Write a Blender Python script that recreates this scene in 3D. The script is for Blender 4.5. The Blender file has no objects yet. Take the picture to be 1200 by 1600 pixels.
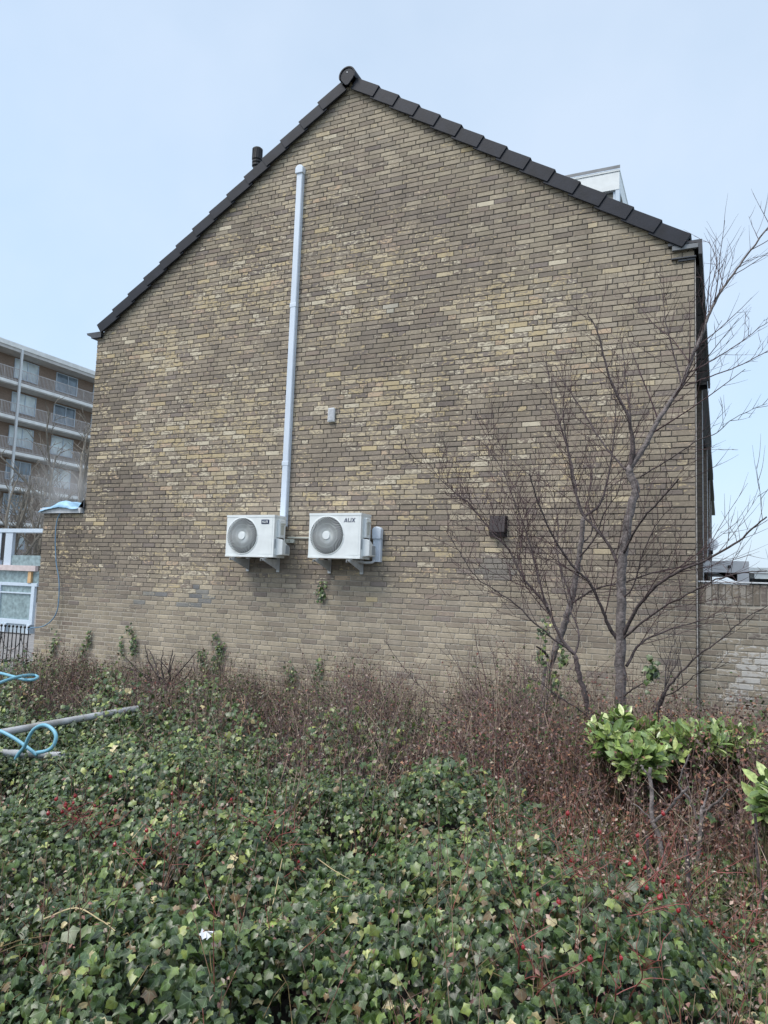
import bpy, bmesh, math, random
import numpy as np
from mathutils import Vector, Matrix, noise
random.seed(7); rng = np.random.default_rng(7)
S = bpy.context.scene
COL = S.collection
R_ = math.radians

# ---------------------------------------------------------------- camera, world, sun, exposure
cam = bpy.data.cameras.new("camera"); camo = bpy.data.objects.new("camera", cam); COL.objects.link(camo)
cam.sensor_fit = 'HORIZONTAL'; cam.sensor_width = 36; cam.lens = 34.5
cam.clip_start = 0.05; cam.clip_end = 2000
cx = Vector((0.90878614, 0.41572519, 0.03578154)); cy = Vector((0.00820554, -0.10354217, 0.99459122)); cz = Vector((0.41718152, -0.90357711, -0.09750894))
M = Matrix((cx, cy, cz)).transposed().to_4x4(); M.translation = Vector((0, -8.1332, 1.6))
camo.matrix_world = M
S.camera = camo
S.view_settings.view_transform = 'Standard'; S.view_settings.look = 'None'
S.view_settings.exposure = 0.42; S.view_settings.gamma = 1.0
S.view_settings.use_curve_mapping = False

SUN_EL, SUN_AZ = 52.0, -35.0     # sun behind and left of the camera, veiled by cloud
world = bpy.data.worlds.new("World"); S.world = world; world.use_nodes = True
wn = world.node_tree; wn.nodes.clear()
def wnode(t, **k):
    n = wn.nodes.new(t)
    for a, b in k.items(): setattr(n, a, b)
    return n
out = wnode('ShaderNodeOutputWorld'); bg = wnode('ShaderNodeBackground'); bg.inputs['Strength'].default_value = .98
sky = wnode('ShaderNodeTexSky', sky_type='NISHITA', sun_disc=False, sun_elevation=R_(SUN_EL), sun_rotation=R_(180 - SUN_AZ))
sky.air_density = 1.0; sky.dust_density = 3.0
skb = wnode('ShaderNodeBackground'); skb.inputs['Strength'].default_value = 0.05
tc = wnode('ShaderNodeTexCoord'); sep = wnode('ShaderNodeSeparateXYZ')
ramp = wnode('ShaderNodeValToRGB'); cr = ramp.color_ramp
cr.elements[0].position = 0.0; cr.elements[0].color = (.42, .53, .66, 1)
cr.elements[1].position = 1.0; cr.elements[1].color = (2.3, 2.35, 2.42, 1)
for p, c in ((.22, (.345, .475, .605, 1)), (.45, (.345, .465, .585, 1)), (.70, (.36, .445, .545, 1)), (.84, (1.0, 1.07, 1.18, 1))):
    e = cr.elements.new(p); e.color = c
nz = wnode('ShaderNodeTexNoise'); nz.inputs['Scale'].default_value = 1.9; nz.inputs['Detail'].default_value = 5; nz.inputs['Roughness'].default_value = .55
mr = wnode('ShaderNodeMapRange'); mr.inputs['From Min'].default_value = .35; mr.inputs['From Max'].default_value = .7
mx = wnode('ShaderNodeMix', data_type='RGBA', blend_type='MIX')
mr.inputs['To Min'].default_value = 0.0; mr.inputs['To Max'].default_value = 0.85
L = wn.links.new
L(tc.outputs['Generated'], sep.inputs[0]); L(sep.outputs['Z'], ramp.inputs[0]); L(tc.outputs['Generated'], nz.inputs['Vector'])
L(nz.outputs['Fac'], mr.inputs['Value']); L(mr.outputs[0], mx.inputs[0]); L(ramp.outputs[0], mx.inputs[6]); mx.inputs[7].default_value = (.47, .545, .635, 1)
L(mx.outputs[2], bg.inputs['Color']); L(sky.outputs[0], skb.inputs['Color'])
add = wnode('ShaderNodeAddShader'); L(bg.outputs[0], add.inputs[0]); L(skb.outputs[0], add.inputs[1]); L(add.outputs[0], out.inputs[0])

sl = bpy.data.lights.new("sun", 'SUN'); sl.energy = 1.5; sl.angle = R_(26); sl.color = (1, .965, .91)
so = bpy.data.objects.new("sun", sl); COL.objects.link(so); so.location = (-6, -20, 20)
d = Vector((math.sin(R_(SUN_AZ)) * math.cos(R_(SUN_EL)), -math.cos(R_(SUN_AZ)) * math.cos(R_(SUN_EL)), math.sin(R_(SUN_EL))))
so.rotation_euler = d.to_track_quat('Z', 'Y').to_euler()

# ---------------------------------------------------------------- helpers
class MB:
    """collects vertices/faces for ONE mesh object"""
    def __init__(s): s.v = []; s.f = []; s.m = []; s.c = []; s.col = None
    def face(s, pts, mat=0):
        n = len(s.v); s.v += [tuple(p) for p in pts]; s.f.append(tuple(range(n, n + len(pts)))); s.m.append(mat)
    def box(s, x0, x1, y0, y1, z0, z1, mat=0, mt=None):
        c = [(x0,y0,z0),(x1,y0,z0),(x1,y1,z0),(x0,y1,z0),(x0,y0,z1),(x1,y0,z1),(x1,y1,z1),(x0,y1,z1)]
        if mt is not None: c = [tuple(mt @ Vector(q)) for q in c]
        n = len(s.v); s.v += c
        for q in ((0,3,2,1),(4,5,6,7),(0,1,5,4),(1,2,6,5),(2,3,7,6),(3,0,4,7)):
            s.f.append(tuple(n + i for i in q)); s.m.append(mat)
    def tube(s, pts, rad, sides=6, mat=0, cap=True):
        P = [Vector(p) for p in pts]; n = len(P)
        if n < 2: return
        if not hasattr(rad, '__len__'): rad = [rad] * n
        t = (P[1] - P[0]); t = t.normalized() if t.length > 1e-9 else Vector((0,0,1))
        up = Vector((0, 0, 1)) if abs(t.z) < .9 else Vector((1, 0, 0))
        a = t.cross(up).normalized(); base = len(s.v)
        for i in range(n):
            if i == 0: tt = P[1] - P[0]
            elif i == n - 1: tt = P[-1] - P[-2]
            else: tt = P[i + 1] - P[i - 1]
            if tt.length > 1e-9: t = tt.normalized()
            a = (a - t * a.dot(t));  a = a.normalized() if a.length > 1e-6 else t.orthogonal().normalized()
            b = t.cross(a)
            for k in range(sides):
                an = 2 * math.pi * k / sides
                s.v.append(tuple(P[i] + (a * math.cos(an) + b * math.sin(an)) * rad[i]))
        for i in range(n - 1):
            for k in range(sides):
                k2 = (k + 1) % sides
                s.f.append((base + i*sides + k, base + i*sides + k2, base + (i+1)*sides + k2, base + (i+1)*sides + k)); s.m.append(mat)
        if cap and sides > 3:
            s.f.append(tuple(base + k for k in reversed(range(sides)))); s.m.append(mat)
            s.f.append(tuple(base + (n-1)*sides + k for k in range(sides))); s.m.append(mat)
    def prism(s, poly, ax, a0, a1, mat=0):
        """extrude a 2-D polygon; ax = axis of extrusion"""
        def mk(p, a):
            return {'x': (a, p[0], p[1]), 'y': (p[0], a, p[1]), 'z': (p[0], p[1], a)}[ax]
        n = len(s.v); k = len(poly)
        s.v += [mk(p, a0) for p in poly] + [mk(p, a1) for p in poly]
        s.f.append(tuple(range(n, n + k))); s.m.append(mat); s.f.append(tuple(reversed(range(n + k, n + 2*k)))); s.m.append(mat)
        for i in range(k):
            j = (i + 1) % k; s.f.append((n + j, n + i, n + k + i, n + k + j)); s.m.append(mat)
    def build(s, name, mats, parent=None, bevel=0, smooth=False, recalc=True, loc=None):
        me = bpy.data.meshes.new(name); me.from_pydata(s.v, [], s.f)
        if not isinstance(mats, (list, tuple)): mats = [mats]
        for m in mats: me.materials.append(m)
        if len(mats) > 1: me.polygons.foreach_set('material_index', s.m)
        if recalc and len(s.v) < 60000:
            bm = bmesh.new(); bm.from_mesh(me); bmesh.ops.recalc_face_normals(bm, faces=bm.faces); bm.to_mesh(me); bm.free()
        if smooth: me.polygons.foreach_set('use_smooth', [True] * len(me.polygons))
        o = bpy.data.objects.new(name, me); COL.objects.link(o)
        if bevel:
            b = o.modifiers.new('bevel', 'BEVEL'); b.width = bevel; b.segments = 2; b.limit_method = 'ANGLE'
            wnm = o.modifiers.new('wn', 'WEIGHTED_NORMAL'); me.polygons.foreach_set('use_smooth', [True] * len(me.polygons))
        if parent: o.parent = parent
        if loc: o.location = loc
        me.update(); return o

def tag(o, label=None, cat=None, group=None, kind=None):
    if label: o['label'] = label
    if cat: o['category'] = cat
    if group: o['group'] = group
    if kind: o['kind'] = kind
    return o
def empty(name, loc, label, cat, group=None, rz=0):
    o = bpy.data.objects.new(name, None); COL.objects.link(o); o.location = loc; o.rotation_euler = (0, 0, rz); o.empty_display_size = .1
    return tag(o, label, cat, group)
def keep(o, parent):
    """parent while the mesh is written in world coordinates (thing's empty unrotated)"""
    o.parent = parent; o.matrix_parent_inverse = Matrix.Identity(4)
    o.location = o.location - parent.location if False else (-parent.location.x, -parent.location.y, -parent.location.z)
    return o
def copy_tree(o, parent=None):
    c = o.copy(); COL.objects.link(c); c.parent = parent
    for ch in list(o.children): copy_tree(ch, c)
    return c

def mat(name, col, rough=.6, metal=0, var=.12, scale=8, bump=0, bscale=40, spec=.5, trans=0, alpha=1, dirt=None, sheen=0):
    m = bpy.data.materials.new(name); m.use_nodes = True; nt = m.node_tree; p = nt.nodes['Principled BSDF']
    p.inputs['Roughness'].default_value = rough; p.inputs['Metallic'].default_value = metal
    p.inputs['Specular IOR Level'].default_value = spec
    t = nt.nodes.new('ShaderNodeTexCoord'); n = nt.nodes.new('ShaderNodeTexNoise'); n.inputs['Scale'].default_value = scale; n.inputs['Detail'].default_value = 4
    nt.links.new(t.outputs['Object'], n.inputs['Vector'])
    r = nt.nodes.new('ShaderNodeValToRGB'); nt.links.new(n.outputs['Fac'], r.inputs[0])
    a = [max(0, c * (1 - var)) for c in col]; b = [min(1, c * (1 + var)) for c in col]
    if dirt: a = dirt
    r.color_ramp.elements[0].position = .3; r.color_ramp.elements[1].position = .7
    r.color_ramp.elements[0].color = (*a, 1); r.color_ramp.elements[1].color = (*b, 1)
    nt.links.new(r.outputs[0], p.inputs['Base Color'])
    if bump:
        n2 = nt.nodes.new('ShaderNodeTexNoise'); n2.inputs['Scale'].default_value = bscale; n2.inputs['Detail'].default_value = 3
        nt.links.new(t.outputs['Object'], n2.inputs['Vector'])
        bp = nt.nodes.new('ShaderNodeBump'); bp.inputs['Strength'].default_value = bump; bp.inputs['Distance'].default_value = .01
        nt.links.new(n2.outputs['Fac'], bp.inputs['Height']); nt.links.new(bp.outputs[0], p.inputs['Normal'])
    if trans: p.inputs['Transmission Weight'].default_value = trans
    if alpha < 1: p.inputs['Alpha'].default_value = alpha
    return m

MW_WHITE = mat('white_metal', (.80, .84, .84), .42, var=.06, scale=9)
MW_CREAM = mat('cream_plastic', (.56, .58, .52), .5, var=.06)
M_DUCT = mat('white_plastic', (.66, .74, .84), .38, var=.05, scale=3)
M_BLACK = mat('black_plastic', (.02, .02, .022), .6)
M_VOID = mat('dark_inside', (.010, .012, .014), .8)
M_FAN = mat('fan_plastic', (.035, .038, .042), .5)
M_NAVY = mat('navy_print', (.01, .02, .075), .5)
M_GREYLABEL = mat('grey_label', (.33, .37, .40), .6)
M_GALV = mat('galvanised_steel', (.60, .62, .63), .45, metal=.1, var=.12, scale=20)
M_TILE = mat('roof_tile_glaze', (.012, .015, .024), .6, spec=.35, var=.3, scale=7, bump=.15, bscale=60)
M_LEAD = mat('weathered_lead', (.06, .065, .075), .55, var=.2, scale=12)
M_ZINC = mat('zinc_gutter', (.20, .21, .22), .45, metal=.3, var=.2)
M_DARKWOOD = mat('dark_soffit_board', (.035, .032, .038), .5, var=.2)
M_TRIM = mat('white_trim', (.6, .62, .64), .5, var=.12, scale=20)
M_BROWNVENT = mat('dark_brown_plastic', (.026, .017, .019), .45, var=.2, scale=20)
M_PVCGREY = mat('grey_pvc', (.46, .48, .51), .42, var=.12, scale=6, dirt=(.27, .27, .26))
M_HOSE = mat('blue_hose', (.18, .42, .54), .4, var=.1)
M_HOSEPALE = mat('pale_blue_hose', (.16, .27, .38), .45, var=.1)
M_TARP = mat('blue_tarp', (.30, .52, .72), .5, var=.2, scale=10, bump=.4, bscale=14)
M_IRON = mat('black_iron', (.015, .017, .02), .5)
M_GLASS = mat('window_glass', (.16, .21, .26), .08, var=.6, scale=.9, spec=.8)
M_FILM = mat('wrapping_film', (.25, .34, .36), .2, var=.35, scale=9, spec=.8, bump=.4, bscale=25)
M_FRAMEW = mat('white_frame', (.58, .68, .78), .45, var=.06)
M_PINKWOOD = mat('pale_timber', (.62, .53, .52), .6, var=.1)
M_ORANGE = mat('orange_timber', (.62, .40, .20), .6, var=.15)
M_PEBBLE = mat('pale_concrete', (.42, .41, .39), .8, var=.1)
M_SLABW = mat('concrete_slab', (.80, .80, .78), .8, var=.1, scale=2)
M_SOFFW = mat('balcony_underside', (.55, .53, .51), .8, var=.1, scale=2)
M_RAIL = mat('rail_steel', (.50, .47, .46), .5, var=.1)
M_ROOFFELT = mat('grey_roof', (.15, .15, .155), .8)
M_SOIL = mat('soil', (.016, .013, .010), .95, var=.4, scale=14, bump=.6, bscale=30)  # near black: shade between the ivy leaves put into the colour

# ---- brick shader driven by per-brick attributes
def attr_brick(name, mortar=False):
    m = bpy.data.materials.new(name); m.use_nodes = True; nt = m.node_tree; p = nt.nodes['Principled BSDF']; l = nt.links.new
    def N(t, **k):
        n = nt.nodes.new(t)
        for a, b in k.items(): setattr(n, a, b)
        return n
    p.inputs['Roughness'].default_value = .88; p.inputs['Specular IOR Level'].default_value = .25
    t = N('ShaderNodeTexCoord')
    if not mortar:
        a = N('ShaderNodeAttribute', attribute_name='tint'); fl = N('ShaderNodeAttribute', attribute_name='flake'); pc = N('ShaderNodeAttribute', attribute_name='pale')
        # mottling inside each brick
        n1 = N('ShaderNodeTexNoise'); n1.inputs['Scale'].default_value = 28; n1.inputs['Detail'].default_value = 6; n1.inputs['Roughness'].default_value = .7
        l(t.outputs['Object'], n1.inputs['Vector'])
        mr = N('ShaderNodeMapRange'); mr.inputs['From Min'].default_value = .25; mr.inputs['From Max'].default_value = .75; mr.inputs['To Min'].default_value = .78; mr.inputs['To Max'].default_value = 1.22
        l(n1.outputs['Fac'], mr.inputs['Value'])
        mul = N('ShaderNodeMix', data_type='RGBA', blend_type='MULTIPLY'); mul.inputs[0].default_value = 1
        l(a.outputs['Color'], mul.inputs[6]); cmb = N('ShaderNodeCombineColor'); [l(mr.outputs[0], cmb.inputs[i]) for i in range(3)]; l(cmb.outputs[0], mul.inputs[7])
        # worn patches where the dark skin has come off
        n2 = N('ShaderNodeTexNoise'); n2.inputs['Scale'].default_value = 17; n2.inputs['Detail'].default_value = 5; n2.inputs['Roughness'].default_value = .62; n2.inputs['Distortion'].default_value = .8
        mp = N('ShaderNodeMapping'); mp.inputs['Scale'].default_value = (1, 1, 2.1); l(t.outputs['Object'], mp.inputs[0]); l(mp.outputs[0], n2.inputs['Vector'])
        ad = N('ShaderNodeMath', operation='ADD'); l(n2.outputs['Fac'], ad.inputs[0]); l(fl.outputs['Fac'], ad.inputs[1])
        th = N('ShaderNodeMapRange'); th.inputs['From Min'].default_value = .95; th.inputs['From Max'].default_value = 1.03; l(ad.outputs[0], th.inputs['Value'])
        mix = N('ShaderNodeMix', data_type='RGBA'); l(th.outputs[0], mix.inputs[0]); l(mul.outputs[2], mix.inputs[6]); l(pc.outputs['Color'], mix.inputs[7])
        n4 = N('ShaderNodeTexNoise'); n4.inputs['Scale'].default_value = 1.0; n4.inputs['Detail'].default_value = 6; n4.inputs['Roughness'].default_value = .6
        mp4 = N('ShaderNodeMapping'); mp4.inputs['Scale'].default_value = (3.2, 1, .55); l(t.outputs['Object'], mp4.inputs[0]); l(mp4.outputs[0], n4.inputs['Vector'])
        m4 = N('ShaderNodeMapRange'); m4.inputs['From Min'].default_value = .35; m4.inputs['From Max'].default_value = .68; m4.inputs['To Min'].default_value = .88; m4.inputs['To Max'].default_value = 1.10; l(n4.outputs['Fac'], m4.inputs['Value'])
        c4 = N('ShaderNodeCombineColor'); [l(m4.outputs[0], c4.inputs[i]) for i in range(3)]
        x4 = N('ShaderNodeMix', data_type='RGBA', blend_type='MULTIPLY'); x4.inputs[0].default_value = 1; l(mix.outputs[2], x4.inputs[6]); l(c4.outputs[0], x4.inputs[7]); mix = x4
        # fine pale specks
        n3 = N('ShaderNodeTexNoise'); n3.inputs['Scale'].default_value = 75; n3.inputs['Detail'].default_value = 2; l(t.outputs['Object'], n3.inputs['Vector'])
        th3 = N('ShaderNodeMapRange'); th3.inputs['From Min'].default_value = .70; th3.inputs['From Max'].default_value = .76; th3.inputs['To Max'].default_value = .7; l(n3.outputs['Fac'], th3.inputs['Value'])
        mix3 = N('ShaderNodeMix', data_type='RGBA'); l(th3.outputs[0], mix3.inputs[0]); l(mix.outputs[2], mix3.inputs[6]); mix3.inputs[7].default_value = (.50, .46, .38, 1)
        l(mix3.outputs[2], p.inputs['Base Color'])
        b = N('ShaderNodeBump'); b.inputs['Strength'].default_value = .5; b.inputs['Distance'].default_value = .004
        l(n1.outputs['Fac'], b.inputs['Height']); l(b.outputs[0], p.inputs['Normal'])
    else:
        s_ = N('ShaderNodeSeparateXYZ'); l(t.outputs['Object'], s_.inputs[0])
        n1 = N('ShaderNodeTexNoise'); n1.inputs['Scale'].default_value = 1.3; n1.inputs['Detail'].default_value = 4; l(t.outputs['Object'], n1.inputs['Vector'])
        n2 = N('ShaderNodeTexNoise'); n2.inputs['Scale'].default_value = 60; l(t.outputs['Object'], n2.inputs['Vector'])
        mz = N('ShaderNodeMapRange'); mz.inputs['From Min'].default_value = 2.0; mz.inputs['From Max'].default_value = .7; l(s_.outputs['Z'], mz.inputs['Value'])
        ad = N('ShaderNodeMath', operation='MULTIPLY_ADD'); l(n1.outputs['Fac'], ad.inputs[0]); ad.inputs[1].default_value = 1.1; l(mz.outputs[0], ad.inputs[2])
        r = N('ShaderNodeValToRGB'); l(ad.outputs[0], r.inputs[0])
        e = r.color_ramp.elements; e[0].position = .5; e[0].color = (.125, .112, .098, 1); e[1].position = 1.5; e[1].color = (.50, .455, .385, 1)
        e[1].position = 1.0; k = e.new(.8); k.color = (.26, .232, .195, 1)
        mul = N('ShaderNodeMix', data_type='RGBA', blend_type='MULTIPLY'); mul.inputs[0].default_value = .5
        l(r.outputs[0], mul.inputs[6]); l(n2.outputs['Color'], mul.inputs[7]); l(r.outputs[0], p.inputs['Base Color'])
        b = N('ShaderNodeBump'); b.inputs['Strength'].default_value = .6; b.inputs['Distance'].default_value = .004
        l(n2.outputs['Fac'], b.inputs['Height']); l(b.outputs[0], p.inputs['Normal'])
    return m
M_BRICK = attr_brick('weathered_brick'); M_MORTAR = attr_brick('mortar', True)

def shader_brick(name, axes, c1=(.16, .125, .10), c2=(.20, .165, .125), mort=(.10, .09, .08), w=.22, h=.062):
    m = bpy.data.materials.new(name); m.use_nodes = True; nt = m.node_tree; p = nt.nodes['Principled BSDF']; l = nt.links.new
    p.inputs['Roughness'].default_value = .9
    t = nt.nodes.new('ShaderNodeTexCoord'); s_ = nt.nodes.new('ShaderNodeSeparateXYZ'); c = nt.nodes.new('ShaderNodeCombineXYZ')
    l(t.outputs['Object'], s_.inputs[0]); l(s_.outputs[axes[0]], c.inputs[0]); l(s_.outputs[axes[1]], c.inputs[1])
    b = nt.nodes.new('ShaderNodeTexBrick'); b.inputs['Scale'].default_value = 1; b.inputs['Brick Width'].default_value = w; b.inputs['Row Height'].default_value = h
    b.inputs['Mortar Size'].default_value = .005; b.inputs['Color1'].default_value = (*c1, 1); b.inputs['Color2'].default_value = (*c2, 1); b.inputs['Mortar'].default_value = (*mort, 1)
    l(c.outputs[0], b.inputs['Vector'])
    n = nt.nodes.new('ShaderNodeTexNoise'); n.inputs['Scale'].default_value = 14; n.inputs['Detail'].default_value = 5; l(t.outputs['Object'], n.inputs['Vector'])
    mr = nt.nodes.new('ShaderNodeMapRange'); mr.inputs['To Min'].default_value = .6; mr.inputs['To Max'].default_value = 1.4; l(n.outputs['Fac'], mr.inputs['Value'])
    hs = nt.nodes.new('ShaderNodeHueSaturation'); l(mr.outputs[0], hs.inputs['Value']); l(b.outputs['Color'], hs.inputs['Color']); l(hs.outputs[0], p.inputs['Base Color'])
    return m
M_BRICKX = shader_brick('side_brick', (1, 2)); M_BRICKY = shader_brick('end_brick', (0, 2))
M_BRICKRED = shader_brick('flat_brick', (1, 2), (.27, .195, .15), (.32, .235, .18), (.27, .22, .19))

# ---------------------------------------------------------------- THE HOUSE
X0, X1, XR, ZE, ZR = -8.72, -0.24, -4.47, 5.20, 8.25       # corners, ridge x, eave z, ridge z
SL = (ZR - ZE) / (XR - X0 - .10)
def roof_z(x): return ZR - abs(x - XR) * .712
AX0 = -9.57                                                # annex (low wing) left end
house = empty('terraced_house', (XR, 0, 0), 'end of terrace brick house with its blank weathered gable facing the camera', 'house')

BLOBS = [(-5.830,0.000,5.699)+(1.1,.9,.62), (-6.762,0.000,3.407)+(2.0,1.1,.62), (-4.240,0.000,5.556)+(1.5,.8,.5), (-3.805,0.000,3.758)+(1.1,.8,.55), (-2.276,0.000,4.568)+(1.0,.8,.6),
         (-2.942,0.000,3.004)+(1.1,.5,.45), (-7.451,0.000,4.767)+(1.0,.5,.55), (-4.119,0.000,2.802)+(1.3,.35,.45), (-6.958,0.000,1.608)+(.8,.6,.4), (-1.462,0.000,3.889)+(.8,.9,.28), (-4.835,0.000,6.087)+(.7,1.0,.5),
         (-1.661,0.000,2.889)+(.6,.6,.3), (-7.498,0.000,3.912)+(.7,.6,.4), (-3.394,0.000,1.860)+(1.2,.35,.4), (-0.292,0.000,1.150)+(.2,.2,.1)]
DARKS = [(-8.955,0.000,2.034)+(1.0,.5,.85), (-8.984,0.000,1.072)+(.6,.5,.55), (-8.033,0.000,3.082)+(.5,.2,.7), (-8.257,0.000,2.801)+(.7,.5,.8), (-8.527,0.000,4.274)+(.4,1.2,.6), (-6.630,0.000,6.196)+(1.6,.5,.5), (-8.924,0.000,1.745)+(.9,.6,.7), (-3.550,0.000,6.292)+(1.6,.5,.35), (-0.471,0.000,2.052)+(.5,.8,.8), (-4.806,0.000,1.831)+(1.0,.25,.5), (-3.008,0.000,5.293)+(1.0,.25,.4), (-3.656,0.000,4.396)+(.9,.25,.4), (-4.877,0.000,3.154)+(.6,.3,.4), (-2.182,0.000,3.648)+(1.0,.3,.4)]
def blob(L_, x, z):
    s = 0
    for bx, _, bz, rx, rz, a in L_:
        s = max(s, a * math.exp(-(((x - bx) / rx) ** 2 + ((z - bz) / rz) ** 2)))
    return s
GREYS = [((.262, .228, .190), 3), ((.280, .243, .200), 3), ((.240, .210, .180), 2), ((.300, .262, .213), 2), ((.215, .187, .170), 1), ((.262, .220, .188), 1)]
TANS = [((.345, .305, .245), 3), ((.32, .283, .225), 3), ((.298, .263, .212), 3), ((.37, .328, .258), 2), ((.28, .25, .208), 2)]
YEL = [((.54, .44, .275), 4), ((.58, .49, .34), 4), ((.50, .42, .29), 2), ((.54, .41, .29), 1), ((.62, .55, .42), 3)]
def pick(L_):
    k = random.random() * sum(w for _, w in L_)
    for c, w in L_:
        k -= w
        if k <= 0: return c
    return L_[-1][0]
def brick_colour(x, z):
    n = noise.noise(Vector((x * .9, z * .9 + 4, 1.3))) * .5 + noise.noise(Vector((x * 2.6, z * 4.5, 7.7))) * .35
    y = blob(BLOBS, x, z); dk = blob(DARKS, x, z)
    low = min(1, max(0, (1.75 - z) / .8)); high = min(1, max(0, (roof_z(x) - z) and (1.5 - (roof_z(x) - z)) / 1.2)); 
    if x > -1.9 and z > 4: high = max(high, .8)
    if x > -2.4 and z > 2.2: high = max(high, .35)
    tanp = .12 + .75 * max(low, high) + .4 * n - .8 * dk
    c = pick(TANS) if random.random() < tanp else pick(GREYS)
    if z > roof_z(x) - 1.2: c = tuple(v * 1.0 for v in c)
    k = 1 - (.42 if x < -7.5 else .26) * dk; k *= random.uniform(.88, 1.12); c = (c[0]*k*1.14, c[1]*k*1.105, c[2]*k*1.06)
    pale = pick(YEL)
    if low > .5: pale = tuple(a * .6 + b * .4 for a, b in zip(pale, (.30, .27, .21)))
    yy = max(0, y + n * .35) * max(0, 1 - 1.15 * dk) * (1 - .55 * low)
    fl = .32 + .32 * yy + random.uniform(-.10, .09)
    if random.random() < .13 * yy: fl = random.uniform(.46, .6)           # wholly stripped bricks
    elif random.random() < .006: fl = .62
    if x < -8.3 and z > 1.5: fl += .06
    if x > -0.2: fl += .10
    return c, pale, fl
def special(x, z, c, pale, fl):
    if -2.55 < x < -2.12 and 1.70 < z < 1.92: return tuple(.55*a + .45*b for a, b in zip(c, (.15, .16, .17))), (.3, .3, .3), .3      # cement-grey repaired bricks
    if -7.55 < x < -6.25 and 1.17 < z < 1.52 and noise.noise(Vector((x * 3, z * 8, 0))) > .05 and random.random() < .75: return tuple(.5*a + .5*b for a, b in zip(c, (.13, .17, .21))), pale, fl * .9   # faded blue paint
    if abs(x + 3.8) < .1 and abs(z - 5.05) < .05: return (.4, .37, .32), (.5, .46, .38), .6
    return c, pale, fl
def brick_rows(xa, xb, z0, z1, top=None, left=None, rnd=0):
    """returns list of (x0,x1,z0,z1) in a random Dutch bond; top(x) is the cutting line"""
    out_ = []; joints = []; z = z0; row = 0; H = .0622
    while z < z1:
        a = xa if left is None else left(z); b = xb; x = a; nj = []
        lens = []; first = [.11, .16, .22][row % 3] if random.random() < .7 else random.choice([.11, .16, .22])
        while x < b - .02:
            Ln = first if x == a else (.11 if random.random() < .27 else .22)
            xe = x + Ln
            if xe < b - .05 and any(abs(xe - j) < .028 for j in joints):
                Ln = .11 if Ln > .15 else .22; xe = x + Ln
                if any(abs(xe - j) < .028 for j in joints): Ln += .055; xe = x + Ln
            if xe > b - .05: xe = b
            nj.append(xe); xx0, xx1 = x, xe
            if top is not None:
                lim = (top[0] - z - .03) / .712 ; lo, hi = XR - lim, XR + lim
                if xx1 < lo or xx0 > hi: x = xe; continue
                xx0 = max(xx0, lo); xx1 = min(xx1, hi)
                if xx1 - xx0 < .02: x = xe; continue
            out_.append((xx0, xx1, z, z + H)); x = xe
        joints = nj; z += H; row += 1
    return out_
def brick_mesh(name, rects, y, parent, vertical=False, gap=.0095, proud=.009, side=None):
    V = []; F = []; T = []; P = []; FL = []
    for (a, b, c, d_) in rects:
        g = gap / 2; j = lambda: random.uniform(-.0022, .0022)
        x0, x1, z0, z1 = a + g + j(), b - g + j(), c + g + j(), d_ - g + j()
        if x1 - x0 < .012 or z1 - z0 < .012: continue
        lo_ = min(1, max(0, (1.55 - c) / .6)) * (1 if y < .02 else 0) * (1 if a < -8.3 else max(.3, 1 - (a + 8.3)*.5)); yy = y + random.uniform(-.0018, .0018) * (1 - .6*lo_) + .0055 * lo_; bv = .0035; n = len(V)
        til = random.uniform(-.0022, .0022)
        o_ = [(x0, z0), (x1, z0 + til), (x1, z1 + til), (x0, z1)]; i_ = [(x0 + bv, z0 + bv), (x1 - bv, z0 + bv + til), (x1 - bv, z1 - bv + til), (x0 + bv, z1 - bv)]
        V += [(px, yy + proud + .006, pz) for px, pz in o_] + [(px, yy + .0025, pz) for px, pz in o_] + [(px, yy, pz) for px, pz in i_]
        F.append((n+8, n+9, n+10, n+11))
        for k in range(4):
            k2 = (k + 1) % 4
            F.append((n+4+k, n+4+k2, n+8+k2, n+8+k)); F.append((n+k, n+k2, n+4+k2, n+4+k))
        cx_, cz_ = (a + b) / 2, (c + d_) / 2
        col, pale, fl = special(cx_, cz_, *brick_colour(cx_, cz_))
        T += [(*col, 1)] * 12; P += [(*pale, 1)] * 12; FL += [fl] * 12
    me = bpy.data.meshes.new(name); me.from_pydata(V, [], F); me.materials.append(M_BRICK)
    at = me.attributes.new('tint', 'FLOAT_COLOR', 'POINT'); at.data.foreach_set('color', np.array(T, dtype=np.float32).ravel())
    at = me.attributes.new('pale', 'FLOAT_COLOR', 'POINT'); at.data.foreach_set('color', np.array(P, dtype=np.float32).ravel())
    at = me.attributes.new('flake', 'FLOAT', 'POINT'); at.data.foreach_set('value', np.array(FL, dtype=np.float32))
    return me
# gable front: real bricks over a mortar bed
rects = brick_rows(X0, X1, 2.50, 8.3, top=(ZR + .02,)) + brick_rows(AX0, X1, -.24, 2.49)
me = brick_mesh('wall', rects, 0, None)
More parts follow.
